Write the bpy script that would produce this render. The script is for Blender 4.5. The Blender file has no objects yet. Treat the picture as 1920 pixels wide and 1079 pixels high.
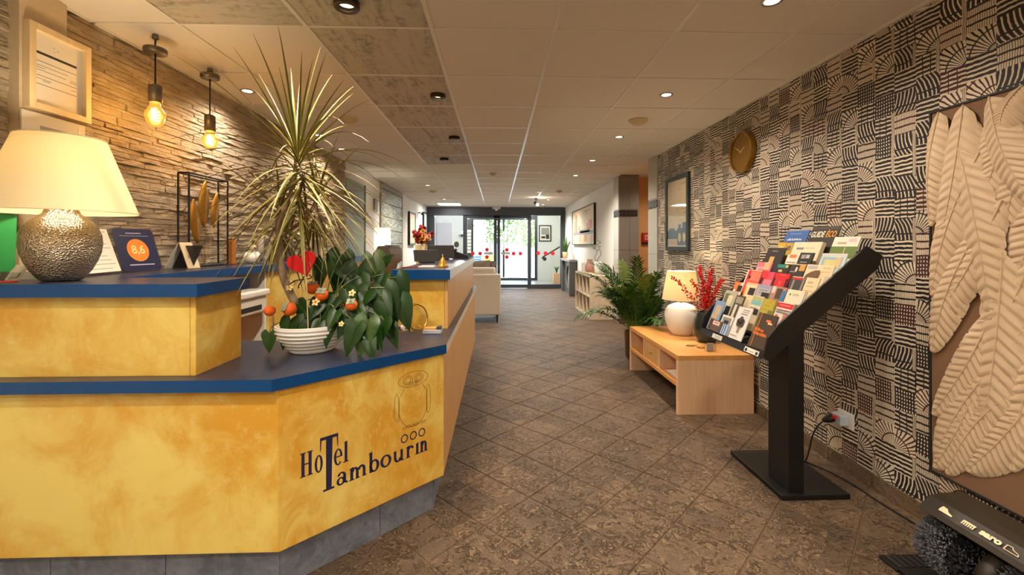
import bpy, bmesh, math, random
from mathutils import Vector, Matrix
random.seed(7)
S = bpy.context.scene
COL = S.collection
PI = math.pi

# ---------------------------------------------------------------- camera, world, sun, exposure
TH = 0.0337
cam = bpy.data.cameras.new('camera'); cam.sensor_width = 36.0; cam.lens = 825/1920*36
cam.shift_y = -79.5/1920; cam.clip_start = 0.03; cam.clip_end = 200
camo = bpy.data.objects.new('camera', cam); COL.objects.link(camo)
camo.location = (0, 0, 1.277); camo.rotation_euler = (PI/2, 0, -TH)
S.camera = camo
W = bpy.data.worlds.new('world'); S.world = W; W.use_nodes = True
wn_ = W.node_tree; wn_.nodes.clear()
sk = wn_.nodes.new('ShaderNodeTexSky'); sk.sky_type = 'NISHITA'; sk.sun_disc = False
sk.sun_elevation = math.radians(48); sk.sun_rotation = math.radians(70); sk.air_density = 1.0
bg = wn_.nodes.new('ShaderNodeBackground'); bg.inputs[1].default_value = 2.4
wo = wn_.nodes.new('ShaderNodeOutputWorld')
wn_.links.new(sk.outputs[0], bg.inputs[0]); wn_.links.new(bg.outputs[0], wo.inputs[0])
sun = bpy.data.lights.new('sun', 'SUN'); sun.energy = 16.0; sun.angle = 0.01; sun.color = (1, .96, .88)
suno = bpy.data.objects.new('sun', sun); COL.objects.link(suno); suno.location = (4, 22, 9)
suno.rotation_euler = Vector((-0.62, -0.42, -0.78)).to_track_quat('-Z', 'Y').to_euler()
S.view_settings.view_transform = 'Standard'; S.view_settings.look = 'None'
S.view_settings.gamma = 1.0; S.view_settings.use_curve_mapping = False
S.view_settings.exposure = 0.0
S.cycles.use_denoising = True
S.cycles.max_bounces = 9; S.cycles.diffuse_bounces = 5; S.cycles.transparent_max_bounces = 16
S.cycles.sample_clamp_indirect = 4.0
WARM = (1.0, 0.86, 0.68)
SPOT_GAIN = 5.0
LAMP_GAIN = 1.0

# ---------------------------------------------------------------- shader expression helpers
NT = None
class E:
    def __init__(s, k): s.k = k
    def __add__(a, b): return mth('ADD', a, b)
    def __radd__(a, b): return mth('ADD', b, a)
    def __sub__(a, b): return mth('SUBTRACT', a, b)
    def __rsub__(a, b): return mth('SUBTRACT', b, a)
    def __mul__(a, b): return mth('MULTIPLY', a, b)
    def __rmul__(a, b): return mth('MULTIPLY', b, a)
    def __truediv__(a, b): return mth('DIVIDE', a, b)
def put(sock, v):
    if isinstance(v, E): NT.links.new(v.k, sock)
    elif isinstance(v, tuple) and len(v) == 3 and sock.type == 'RGBA': sock.default_value = (*v, 1)
    else: sock.default_value = v
def mth(op, *a):
    n = NT.nodes.new('ShaderNodeMath'); n.operation = op
    for i, v in enumerate(a): put(n.inputs[i], v)
    return E(n.outputs[0])
fl = lambda a: mth('FLOOR', a)
fr = lambda a: mth('FRACT', a)
gt = lambda a, b: mth('GREATER_THAN', a, b)
lt = lambda a, b: mth('LESS_THAN', a, b)
mx = lambda a, b: mth('MAXIMUM', a, b)
mn = lambda a, b: mth('MINIMUM', a, b)
ab = lambda a: mth('ABSOLUTE', a)
def smooth(a, lo, hi):
    n = NT.nodes.new('ShaderNodeMapRange'); n.interpolation_type = 'SMOOTHSTEP'
    put(n.inputs[0], a); n.inputs[1].default_value = lo; n.inputs[2].default_value = hi
    return E(n.outputs[0])
def xyz(x, y, z=0.0):
    n = NT.nodes.new('ShaderNodeCombineXYZ')
    for i, v in enumerate((x, y, z)): put(n.inputs[i], v)
    return E(n.outputs[0])
def pos():
    g = NT.nodes.new('ShaderNodeNewGeometry')
    n = NT.nodes.new('ShaderNodeSeparateXYZ'); NT.links.new(g.outputs['Position'], n.inputs[0])
    return E(n.outputs[0]), E(n.outputs[1]), E(n.outputs[2])
def objc():
    g = NT.nodes.new('ShaderNodeTexCoord')
    n = NT.nodes.new('ShaderNodeSeparateXYZ'); NT.links.new(g.outputs['Object'], n.inputs[0])
    return E(n.outputs[0]), E(n.outputs[1]), E(n.outputs[2])
def noise(vec, scale=5.0, detail=3.0, rough=.5, dist=0.0):
    n = NT.nodes.new('ShaderNodeTexNoise')
    NT.links.new(vec.k, n.inputs['Vector'])
    for k, v in (('Scale', scale), ('Detail', detail), ('Roughness', rough), ('Distortion', dist)): n.inputs[k].default_value = v
    return E(n.outputs[0])
def rnd(vec):
    n = NT.nodes.new('ShaderNodeTexWhiteNoise'); n.noise_dimensions = '3D'
    NT.links.new(vec.k, n.inputs['Vector']); return E(n.outputs[0])
def voro(vec, scale, feature='DISTANCE_TO_EDGE'):
    n = NT.nodes.new('ShaderNodeTexVoronoi'); n.feature = feature
    NT.links.new(vec.k, n.inputs['Vector']); n.inputs['Scale'].default_value = scale
    return E(n.outputs[0])
def mix(f, a, b):
    n = NT.nodes.new('ShaderNodeMix'); n.data_type = 'RGBA'
    put(n.inputs[0], f); put(n.inputs[6], a); put(n.inputs[7], b)
    return E(n.outputs[2])
def inforand():
    n = NT.nodes.new('ShaderNodeObjectInfo'); return E(n.outputs['Random'])
def c(r, g, b):
    f = lambda v: (v/255/12.92) if v/255 <= .04045 else ((v/255+.055)/1.055)**2.4
    return (f(r), f(g), f(b))
def mat(name, fn):
    """fn() -> dict with color, rough, metal, bump (height), bstr, bdist, spec, emit, estr, trans, alpha"""
    global NT
    m = bpy.data.materials.new(name); m.use_nodes = True; NT = m.node_tree
    p = NT.nodes['Principled BSDF']; d = fn()
    for k, s in (('color', 'Base Color'), ('rough', 'Roughness'), ('metal', 'Metallic'), ('spec', 'Specular IOR Level'),
                 ('emit', 'Emission Color'), ('estr', 'Emission Strength'), ('alpha', 'Alpha'), ('coat', 'Coat Weight'), ('sss', 'Subsurface Weight'), ('sheen', 'Sheen Weight')):
        if k in d: put(p.inputs[s], d[k])
    if 'bump' in d:
        b = NT.nodes.new('ShaderNodeBump'); b.inputs['Strength'].default_value = d.get('bstr', .3); b.inputs['Distance'].default_value = d.get('bdist', .01)
        put(b.inputs['Height'], d['bump']); NT.links.new(b.outputs[0], p.inputs['Normal'])
    if 'translucent' in d:
        t = NT.nodes.new('ShaderNodeBsdfTranslucent'); put(t.inputs[0], d['color'] if 'tcol' not in d else d['tcol'])
        ms = NT.nodes.new('ShaderNodeMixShader'); ms.inputs[0].default_value = d['translucent']
        NT.links.new(p.outputs[0], ms.inputs[1]); NT.links.new(t.outputs[0], ms.inputs[2])
        NT.links.new(ms.outputs[0], NT.nodes['Material Output'].inputs[0])
    return m
def paint(name, col, rough=.5, metal=0.0, var=.12, scale=30, **k):
    def fn():
        n = noise(xyz(*pos()), scale, 3)
        lo = tuple(v*(1-var) for v in col); hi = tuple(min(1, v*(1+var)) for v in col)
        return dict(color=mix(n, lo, hi), rough=rough, metal=metal, **k)
    return mat(name, fn)
def wood(name, a, b, axis='y', rough=.4, scale=1.0):
    def fn():
        x, y, z = pos()
        q = {'y': (x*22, y*1.4, z*22), 'x': (x*1.4, y*22, z*22), 'z': (x*22, y*22, z*1.4)}[axis]
        n = noise(xyz(*[v*scale for v in q]), 1.6, 4, .6, .6)
        n2 = noise(xyz(x, y, z), 3, 2)
        return dict(color=mix(smooth(n*.8+n2*.25, .3, .75), a, b), rough=rough, bump=n, bstr=.06, bdist=.002)
    return mat(name, fn)
def glassy(name, tint=(1, 1, 1), refl=.12, rough=.02, emit=None):
    """architectural glass: see-through with a fresnel reflection"""
    global NT
    m = bpy.data.materials.new(name); m.use_nodes = True; NT = m.node_tree; NT.nodes.clear()
    o = NT.nodes.new('ShaderNodeOutputMaterial'); t = NT.nodes.new('ShaderNodeBsdfTransparent'); g = NT.nodes.new('ShaderNodeBsdfGlossy')
    n = noise(xyz(*pos()), 3, 2)
    put(t.inputs[0], mix(n, tint, tuple(v*.97 for v in tint))); g.inputs['Roughness'].default_value = rough
    lw = NT.nodes.new('ShaderNodeLayerWeight'); lw.inputs[0].default_value = .35
    ms = NT.nodes.new('ShaderNodeMixShader'); put(ms.inputs[0], E(lw.outputs['Fresnel'])*(refl*4))
    NT.links.new(t.outputs[0], ms.inputs[1]); NT.links.new(g.outputs[0], ms.inputs[2])
    last = ms.outputs[0]
    if emit:
        e = NT.nodes.new('ShaderNodeEmission'); e.inputs[0].default_value = (*emit[0], 1); e.inputs[1].default_value = emit[1]
        a = NT.nodes.new('ShaderNodeAddShader'); NT.links.new(last, a.inputs[0]); NT.links.new(e.outputs[0], a.inputs[1]); last = a.outputs[0]
    NT.links.new(last, o.inputs[0]); return m
def glow(name, col, s):
    def fn(): return dict(color=(0, 0, 0), emit=mix(noise(xyz(*pos()), 4), col, tuple(v*.96 for v in col)), estr=s)
    return mat(name, fn)

# ---------------------------------------------------------------- mesh helpers
WL = {}
class MB:
    def __init__(s): s.v = []; s.f = []; s.mi = []; s.sm = []; s.xf = None
    def add(s, vs, fs, mi=0, sm=False):
        o = len(s.v)
        if s.xf is not None: vs = [tuple(s.xf @ Vector(q)) for q in vs]
        s.v += [tuple(q) for q in vs]; s.f += [tuple(i+o for i in f) for f in fs]
        s.mi += [mi]*len(fs); s.sm += [sm]*len(fs); return s
    def box(s, x0, x1, y0, y1, z0, z1, mi=0):
        return s.add([(x0,y0,z0),(x1,y0,z0),(x1,y1,z0),(x0,y1,z0),(x0,y0,z1),(x1,y0,z1),(x1,y1,z1),(x0,y1,z1)],
            [(3,2,1,0),(4,5,6,7),(0,1,5,4),(1,2,6,5),(2,3,7,6),(3,0,4,7)], mi)
    def obox(s, o, u, v, w, mi=0):
        o, u, v, w = map(Vector, (o, u, v, w))
        P = [o, o+u, o+u+v, o+v, o+w, o+u+w, o+u+v+w, o+v+w]
        fs = [(3,2,1,0),(4,5,6,7),(0,1,5,4),(1,2,6,5),(2,3,7,6),(3,0,4,7)]
        if u.cross(v).dot(w) < 0: fs = [f[::-1] for f in fs]
        return s.add(P, fs, mi)
    def prism(s, poly, w0, w1, frame=None, mi=0, caps=True, sides=True, sm=False):
        """poly in 2-D; frame (O, U, V, N) or None for XY with Z extrusion; poly counter-clockwise seen along -N"""
        n = len(poly)
        if frame is None: O, U, V, N = Vector((0,0,0)), Vector((1,0,0)), Vector((0,1,0)), Vector((0,0,1))
        else: O, U, V, N = map(Vector, frame)
        ar = sum(poly[i][0]*poly[(i+1)%n][1]-poly[(i+1)%n][0]*poly[i][1] for i in range(n))
        flip = (ar < 0) != (U.cross(V).dot(N) < 0)
        if flip: poly = poly[::-1]
        vs = [O+U*a+V*b+N*w0 for a, b in poly]+[O+U*a+V*b+N*w1 for a, b in poly]
        if caps: s.add(vs, [tuple(range(n-1, -1, -1)), tuple(range(n, 2*n))], mi)
        if sides: s.add(vs, [(i, (i+1) % n, n+(i+1) % n, n+i) for i in range(n)], mi, sm)
        return s
    def lathe(s, prof, o=(0,0,0), n=24, mi=0, sm=True, axis=None, cap=True):
        o = Vector(o)
        if axis is None: U, V, A = Vector((1,0,0)), Vector((0,1,0)), Vector((0,0,1))
        else:
            A = Vector(axis).normalized(); U = A.orthogonal().normalized(); V = A.cross(U)
        vs = []; fs = []
        for r, h in prof:
            for k in range(n):
                a = 2*PI*k/n; vs.append(o+(U*math.cos(a)+V*math.sin(a))*r+A*h)
        for j in range(len(prof)-1):
            for k in range(n):
                k2 = (k+1) % n; fs.append((j*n+k, j*n+k2, (j+1)*n+k2, (j+1)*n+k))
        s.add(vs, fs, mi, sm)
        if cap:
            if prof[0][0] > 1e-6: s.add(vs[:n], [tuple(range(n-1, -1, -1))], mi)
            if prof[-1][0] > 1e-6: s.add(vs[-n:], [tuple(range(n))], mi)
        return s
    def tube(s, pts, r, n=8, mi=0, sm=True, closed=False, cap=True):
        pts = [Vector(p) for p in pts]; m = len(pts)
        rs = r if isinstance(r, (list, tuple)) else [r]*m
        vs = []; up = None
        for i, p in enumerate(pts):
            if closed: t = pts[(i+1) % m]-pts[i-1]
            else: t = pts[min(i+1, m-1)]-pts[max(i-1, 0)]
            t.normalize()
            if up is None: up = t.orthogonal().normalized()
            up = (up-t*up.dot(t)); up = up.normalized() if up.length > 1e-6 else t.orthogonal().normalized()
            q = t.cross(up)
            for k in range(n):
                a = 2*PI*k/n; vs.append(p+(up*math.cos(a)+q*math.sin(a))*rs[i])
        fs = []
        for j in range(m if closed else m-1):
            j2 = (j+1) % m
            for k in range(n):
                k2 = (k+1) % n; fs.append((j*n+k, j*n+k2, j2*n+k2, j2*n+k))
        s.add(vs, fs, mi, sm)
        if cap and not closed:
            s.add(vs[:n], [tuple(range(n-1, -1, -1))], mi); s.add(vs[-n:], [tuple(range(n))], mi)
        return s
    def ball(s, o, r, n=8, m=6, mi=0, sq=1.0):
        return s.lathe([(max(1e-4, r*math.sin(PI*j/m)), -r*sq*math.cos(PI*j/m)) for j in range(m+1)], o, n, mi, True, cap=False)
    def mesh(s, name, mats, off):
        me = bpy.data.meshes.new(name)
        me.from_pydata([(a-off[0], b-off[1], d-off[2]) for a, b, d in s.v], [], s.f)
        for m in (mats if isinstance(mats, (list, tuple)) else [mats]): me.materials.append(m)
        me.polygons.foreach_set('material_index', s.mi); me.polygons.foreach_set('use_smooth', s.sm)
        me.validate(); me.update(); return me
    def build(s, name, mats, parent=None, bevel=0, at=None, kind=None, label=None, seg=2, angle=40):
        if parent is not None: off = WL[parent.name]
        elif at is not None: off = at
        else:
            xs = [q[0] for q in s.v]; ys = [q[1] for q in s.v]
            off = ((min(xs)+max(xs))/2, (min(ys)+max(ys))/2, min(q[2] for q in s.v))
        o = bpy.data.objects.new(name, s.mesh(name, mats, off)); COL.objects.link(o)
        if parent is not None: o.parent = parent
        else: o.location = off
        WL[o.name] = tuple(off)
        if bevel:
            b = o.modifiers.new('bevel', 'BEVEL'); b.width = bevel; b.segments = seg; b.limit_method = 'ANGLE'; b.angle_limit = math.radians(angle)
            b.harden_normals = False
        if kind: o['kind'] = kind
        if label: o['label'] = label
        return o
def tag(o, label, cat, group=None):
    o['label'] = label; o['category'] = cat
    if group: o['group'] = group
    return o
def thing(name, label, cat, loc, group=None, rz=0):
    o = bpy.data.objects.new(name, None); COL.objects.link(o); o.location = loc; o.rotation_euler = (0, 0, rz)
    o.empty_display_size = .05; WL[o.name] = tuple(loc); return tag(o, label, cat, group)
def struct(o): o['kind'] = 'structure'; return o
def inst(name, me, M, parent):
    """another object on shared mesh data, placed by a world matrix, as a child of parent (parent unrotated)"""
    o = bpy.data.objects.new(name, me); COL.objects.link(o); o.parent = parent
    off = WL[parent.name]; o.matrix_local = Matrix.Translation((-off[0], -off[1], -off[2])) @ M
    WL[o.name] = tuple(off); return o
def dup(root, loc, label=None, rz=None):
    r = root.copy(); COL.objects.link(r); r.location = loc; WL[r.name] = tuple(loc)
    if rz is not None: r.rotation_euler = (0, 0, rz)
    if label: r['label'] = label
    for ch in list(root.children):
        k = ch.copy(); COL.objects.link(k); k.parent = r
        for g in list(ch.children):
            q = g.copy(); COL.objects.link(q); q.parent = k
    return r
def frame_mat(o, X, Y, Z):
    X, Y, Z = Vector(X), Vector(Y), Vector(Z)
    return Matrix(((X.x, Y.x, Z.x, o[0]), (X.y, Y.y, Z.y, o[1]), (X.z, Y.z, Z.z, o[2]), (0, 0, 0, 1)))
def textmb(mb, txt, O, U, V, size, depth=.0006, mi=0, bold=0.0, width=None, center=False, shear=0.0):
    """lettering with the built-in face laid on the plane O,U,V"""
    cu = bpy.data.curves.new('lettering', 'FONT'); cu.body = txt; cu.size = size; cu.offset = bold; cu.resolution_u = 3; cu.shear = shear
    ob = bpy.data.objects.new('lettering', cu); COL.objects.link(ob)
    dg = bpy.context.evaluated_depsgraph_get(); dg.update()
    me = bpy.data.meshes.new_from_object(ob.evaluated_get(dg))
    xs = [v.co.x for v in me.vertices] or [0]; x0, x1 = min(xs), max(xs)
    sx = (width/(x1-x0)) if width and x1 > x0 else 1.0
    O, U, V = Vector(O), Vector(U).normalized(), Vector(V).normalized(); N = U.cross(V)
    sh = -(x1+x0)/2*sx if center else -x0*sx
    mb.add([O+U*(v.co.x*sx+sh)+V*v.co.y+N*depth for v in me.vertices], [tuple(p.vertices) for p in me.polygons], mi)
    bpy.data.objects.remove(ob); bpy.data.curves.remove(cu); bpy.data.meshes.remove(me)
def ellipse(cx, cy, rx, ry, n=24, rot=0):
    return [(cx+rx*math.cos(a)*math.cos(rot)-ry*math.sin(a)*math.sin(rot), cy+rx*math.cos(a)*math.sin(rot)+ry*math.sin(a)*math.cos(rot)) for a in [2*PI*i/n for i in range(n)]]
# ---------------------------------------------------------------- materials
def f_wall():
    x, y, z = pos()
    # jitter so that the hand-cut print is not ruler straight
    wob = noise(xyz(y, z), 9, 2)*.014-.007
    yy = y+wob; zz = z+noise(xyz(z+5, y), 9, 2)*.014-.007
    col = fl(yy/.112); u = fr(yy/.112)
    off = rnd(xyz(col, 3.3))*.5
    rowf = zz/.104+off; row = fl(rowf); v = fr(rowf)
    h = rnd(xyz(col, row, 1.7)); h2 = rnd(xyz(col, row, 8.1)); h3 = rnd(xyz(row, col, 4.4))
    u = mx(mn(u, 1.0), 0.0)
    w2 = noise(xyz(y, z), 40, 2)-.5
    uf = u+(lt(h2, .5))*(1.0-2.0*u)          # mirrored in half of the cells
    par = ab(mth('MODULO', row+fl(rnd(xyz(col, 6.6))*2.0), 2.0)); par = gt(par, .5)
    # A: horizontal bars
    A = gt(fr(v*5.0+u*.35*(h2-.5)+w2*.5+h3), .42)
    A = mx(A, gt(fr(u*3.0+h3), .87)*gt(h3, .6))
    # B: black with curved light ribs
    vf = v+(lt(h3, .5))*(1.0-2.0*v)
    B = lt(fr((uf*.9+vf*vf*.30)*6.2+w2*.3), .66)
    B = mx(B, gt(fr(v*3.0), .80)*lt(v, .34))
    # C: dense plaid
    C = mx(gt(fr(u*8.0+w2*.4), .42), gt(fr(v*6.0+w2*.4), .55))
    # D: hairlines with a few thick bars
    D = mx(gt(fr(u*13.0+w2*.6), .74), gt(fr(v*3.0+h3+w2*.2), .76))
    # F: fan of thin lines
    ang = mth('ARCTAN2', v+.12, uf+.06); rad = mth('SQRT', (v+.12)*(v+.12)+(uf+.06)*(uf+.06))
    Fp = mx(gt(fr(ang*6.4+w2*.3), .62), gt(fr(rad*1.6+h3), .90))
    s = lambda lo, hi: mth('MULTIPLY', gt(h, lo), lt(h, hi))
    k = mx((1.0-par)*mx(A*lt(h, .64), D*gt(h, .6399)), par*mx(mx(B*lt(h, .44), C*s(.4399, .64)), Fp*gt(h, .6399)))
    strip = lt(fr(yy/.112), .16)*gt(rnd(xyz(col, row, 9.9)), .72)
    k = mx(k*(1.0-strip), strip*gt(fr(yy*150.0), .6))
    ink = mix(gt(h3, .66)*gt(h, .5), (.012, .010, .012), (.055, .014, .014))
    base = mix(h2, c(208, 194, 174), c(230, 216, 192))
    return dict(color=mix(k, base, ink), rough=.62)
M = {}
M['wallpaper'] = mat('patchwork_wallpaper', f_wall)
def f_stone():
    x, y, z = pos()
    r = inforand(); n = noise(xyz(x*10, y*7, z*26), 1.0, 5, .65, .4); n2 = noise(xyz(x, y*1.2, z*4), 3, 2); n3 = noise(xyz(x*20, y*22, z*60), 1.0, 5, .7)
    col = mix(smooth(n*.6+n2*.5, .3, .8), c(148, 134, 114), c(204, 190, 166))
    col = mix(r*.45, col, c(176, 150, 116))
    return dict(color=col, rough=.85, bump=n+n3*.5, bstr=1.0, bdist=.03)
M['stone'] = mat('ledge_stone', f_stone)
def f_plaster():
    x, y, z = pos(); n = noise(xyz(x, y, z), 60, 3)
    return dict(color=mix(n, c(230, 228, 220), c(240, 238, 232)), rough=.8, bump=n, bstr=.05, bdist=.003)
M['plaster'] = mat('white_plaster', f_plaster)
def f_yellow():
    x, y, z = pos(); v = xyz(x+y, y*.5, z)
    n = noise(v, 4.2, 6, .62, .5); n2 = noise(v, 22, 5, .7); n3 = noise(v, 1.8, 2)
    t = smooth(n*.62+n3*.38, .40, .62)
    col = mix(t, c(207, 154, 46), c(230, 206, 112))
    col = mix(smooth(n2, .52, .75)*.5, col, c(232, 208, 138))
    return dict(color=col, rough=.42)
M['yellow'] = mat('mottled_yellow_laminate', f_yellow)
M['blue_edge'] = paint('blue_edge_band', c(2, 62, 116), .38, var=.06, spec=.3)
def f_top():
    x, y, z = pos(); n = noise(xyz(x, y*3, z), 30, 4, .7)
    return dict(color=mix(n, c(22, 28, 50), c(38, 45, 72)), rough=.28)
M['top'] = mat('dark_blue_worktop', f_top)
M['beech_z'] = wood('beech_veneer_upright', c(196, 146, 82), c(214, 168, 104), 'z', .38)
M['beech_y'] = wood('beech_veneer_long', c(204, 142, 76), c(220, 162, 94), 'y', .38)
M['maple_z'] = wood('maple_side', c(222, 180, 142), c(234, 196, 158), 'z', .42)
M['oak_pale'] = wood('pale_oak', c(206, 186, 158), c(220, 202, 176), 'z', .5)
M['frame_pine'] = wood('pale_pine_frame', c(222, 196, 150), c(236, 214, 172), 'z', .5)
def f_plinth():
    x, y, z = pos(); n = noise(xyz(x, y, z), 9, 6, .7, 1.0); n2 = noise(xyz(x, y, z), 45, 3)
    return dict(color=mix(smooth(n*.7+n2*.3, .3, .7), c(92, 98, 112), c(132, 138, 152)), rough=.5, bump=n2, bstr=.1, bdist=.003)
M['plinth'] = mat('grey_slate_tile', f_plinth)
def f_floor():
    x, y, z = pos(); S2 = .31
    a = (x+y)*.70711; b = (y-x)*.70711
    ia = fl((a-.0)/S2); ib = fl((b-.0)/S2); h = rnd(xyz(ia, ib, .5))
    q = xyz(x+h*7.0, y+h*3.0, z)
    n = noise(q, 8.5, 6, .66, 1.8); n2 = noise(q, 24, 7, .72, 1.6); n3 = noise(q, 2.2, 2)
    vein = 1.0-smooth(ab(n2-.5), .0, .05)
    t = smooth(n*.62+n3*.38+(h-.5)*.10, .36, .64)
    col = mix(t, c(80, 64, 50), c(120, 97, 74))
    col = mix(smooth(n2, .52, .68)*.55, col, c(146, 120, 92))
    col = mix(vein*smooth(n, .42, .56)*.85, col, c(40, 30, 22))
    hgt = n*.5+n2*.5-vein*smooth(n, .42, .56)*.25
    return dict(color=col, rough=.5+(n2-.5)*.3, spec=.4, bump=hgt, bstr=.8, bdist=.016)
M['floor'] = mat('brown_slate_floor_tile', f_floor)
M['grout'] = paint('floor_grout', c(92, 72, 52), .85)
def f_ceil():
    x, y, z = pos(); n = noise(xyz(x, y, z), 220, 2)
    return dict(color=mix(n, c(222, 216, 206), c(230, 224, 214)), rough=.9, bump=n, bstr=.06, bdist=.002)
M['ceil'] = mat('ceiling_tile_cream', f_ceil)
def woodtile(ax):
    def fn():
        x, y, z = pos()
        q = xyz(x*18, y*3, z) if ax == 'y' else xyz(x*3, y*18, z)
        n = noise(q, 1.0, 5, .7, .8); n2 = noise(xyz(x, y), 22, 5, .7)
        t = smooth(n*.55+n2*.45, .46, .66)
        return dict(color=mix(t, mix(n2, c(172, 166, 154), c(198, 192, 178)), c(124, 118, 108)), rough=.7)
    return mat('grey_wood_ceiling_tile_'+ax, fn)
M['ceil_wood'] = woodtile('y'); M['ceil_wood_x'] = woodtile('x')
M['grid'] = paint('white_grid_bar', c(226, 222, 212), .3, var=.03)
M['black'] = paint('matt_black_metal', c(6, 6, 7), .5, var=.2)
M['darkgrey'] = paint('charcoal_plastic', c(36, 36, 38), .45)
M['anthracite'] = paint('anthracite_aluminium', c(62, 66, 74), .4, .3, var=.06)
M['white'] = paint('white_enamel', c(232, 230, 224), .4, var=.03)
M['paper'] = paint('white_paper', c(232, 226, 214), .7, var=.03)
M['ink'] = paint('printed_ink', c(48, 46, 46), .7)
M['greyprint'] = paint('grey_print', c(150, 148, 144), .7)
M['navy'] = paint('navy_lettering', c(30, 32, 72), .4, var=.1)
M['brownline'] = paint('thin_brown_print', c(96, 74, 40), .5)
M['steel'] = paint('brushed_steel', c(176, 172, 166), .3, 1.0, var=.08)
M['brass'] = paint('brass', c(196, 150, 66), .3, 1.0, var=.08)
M['gold'] = paint('gilt_leaf', c(168, 124, 44), .42, .7, var=.15)
M['clockgold'] = paint('satin_gold', c(132, 96, 30), .42, .55, var=.05)
M['glass'] = glassy('window_glass', (.93, .96, .95), .10)
M['clear'] = glassy('clear_glass', (.97, .97, .96), .05)
M['red'] = paint('red_print', c(196, 20, 36), .5)
M['orange_wall'] = paint('apricot_wall', c(206, 160, 108), .8, var=.04)
M['tile_shaded'] = paint('shaded_wall_tile', c(126, 122, 116), .35, var=.08, scale=8)  # pillar tile with the shade of its unlit front put into the colour
M['tile_pale'] = paint('pale_grey_wall_tile', c(178, 172, 160), .35, var=.06, scale=8)
M['mosaic'] = paint('dark_mosaic', c(34, 32, 36), .25)
M['leaf'] = paint('heart_leaf_green', c(24, 54, 10), .36, var=.4, scale=22, spec=.3)
M['leaf2'] = paint('heart_leaf_light_green', c(46, 74, 22), .34, var=.3, scale=22)
M['palm'] = paint('palm_green', c(42, 84, 22), .5, var=.35, scale=25)
M['palm2'] = paint('palm_yellow_green', c(104, 128, 44), .5, var=.3, scale=25)
M['stem'] = paint('green_stem', c(84, 96, 44), .5)
M['bark'] = paint('grey_brown_bark', c(142, 122, 96), .8, var=.3, scale=60)
M['dr_g'] = paint('dracaena_green', c(78, 92, 36), .5, var=.25, scale=14)
M['dr_y'] = paint('dracaena_cream_edge', c(170, 144, 66), .5, var=.2, scale=14)
M['soil'] = paint('potting_soil', c(46, 34, 24), .95, var=.4, scale=80)
M['felt_red'] = paint('red_felt', c(196, 14, 20), .9, var=.1)
M['persimmon'] = paint('orange_felt', c(226, 100, 24), .75, var=.15)
M['felt_grey'] = paint('grey_green_felt', c(140, 148, 124), .9, var=.15)
M['felt_cream'] = paint('cream_felt', c(236, 216, 152), .9, var=.1)
M['berry'] = paint('red_berry', c(206, 10, 16), .35, var=.3)
M['vase_dark'] = paint('dark_green_glaze', c(26, 40, 42), .18, var=.2)
M['ceramic'] = paint('white_ceramic', c(240, 238, 232), .4, var=.02)
M['pink'] = paint('dusty_pink_ceramic', c(188, 136, 124), .5, var=.06)
M['sofa'] = paint('beige_upholstery', c(196, 184, 168), .85, var=.06, scale=120)
M['cushion'] = paint('taupe_cushion', c(112, 98, 86), .9, var=.1, scale=120)
M['chair'] = paint('grey_office_leather', c(74, 66, 60), .5, var=.1)
M['canvas'] = paint('brown_canvas', c(128, 96, 72), .85, var=.12, scale=3)
def f_feather():
    x, y, z = pos(); n = noise(xyz(x, y, z), 14, 3)
    return dict(color=mix(n, c(200, 174, 144), c(216, 192, 162)), rough=.7)
M['feather'] = mat('cream_relief_feather', f_feather)
def f_shade(col, tc, w):
    def fn():
        x, y, z = pos(); n = noise(xyz(x*80, y*80, z*300), 1.0, 2)
        return dict(color=mix(n, tuple(v*.96 for v in col), col), tcol=tc, rough=.9, translucent=w)
    return fn
M['shade'] = mat('cream_lamp_shade', f_shade(c(232, 212, 168), c(240, 204, 130), .055))
M['shade_white'] = mat('white_lamp_shade', f_shade(c(240, 236, 226), c(252, 244, 226), .6))
def f_hammer():
    x, y, z = pos(); n = voro(xyz(x, y, z*1.3), 165, 'F1')
    n2 = noise(xyz(x, y, z*3), 40, 2)
    return dict(color=c(196, 184, 162), metal=1.0, rough=.26, bump=n+n2*.4, bstr=.8, bdist=.005)
M['hammered'] = mat('hammered_silver', f_hammer)
M['bulb'] = glow('hot_filament', (1.0, .70, .26), 60)
M['amber'] = glassy('amber_bulb_glass', (1.0, .74, .34), .12, .03, ((1.0, .50, .07), .55))
M['lens'] = glow('lamp_lens', (1.0, .86, .60), 7)
M['panel_light'] = glow('ceiling_light_panel', (1.0, .98, .92), 25)
M['inner_bulb'] = glow('lamp_bulb', (1.0, .80, .5), 6)
M['pendant'] = paint('aged_nickel', c(112, 104, 92), .4, .85, var=.1)
M['gunmetal'] = paint('gunmetal_ring', c(74, 62, 50), .35, .8)
M['smoke'] = paint('ivory_plastic', c(206, 190, 150), .5, var=.03)
M['mirror'] = paint('smoky_glass', c(140, 152, 146), .5, .15, var=.04)
def f_ground():
    x, y, z = pos(); n = noise(xyz(x, y, z), 60, 3)
    return dict(color=mix(n, c(214, 208, 196), c(232, 226, 214)), rough=.9)
M['ground'] = mat('pale_gravel', f_ground)
M['hedge'] = paint('hedge_leaf', c(96, 128, 52), .6, var=.45, scale=9)
M['hedge2'] = paint('pale_hedge_leaf', c(150, 168, 96), .6, var=.4, scale=9)
M['vest'] = paint('vestibule_white', c(224, 226, 228), .8, var=.03)
M['vest_yellow'] = paint('vestibule_yellow', c(226, 210, 158), .8, var=.03)
M['vfloor'] = paint('vestibule_tile', c(176, 172, 166), .3, var=.06)
M['bristle'] = paint('grey_bristle', c(92, 92, 100), .6, var=.4, scale=300)
M['bristle_dark'] = paint('dark_bristle', c(36, 34, 40), .6, var=.4, scale=300)
M['polisher'] = paint('dark_olive_hood', c(34, 26, 15), .5, var=.15)
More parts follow.
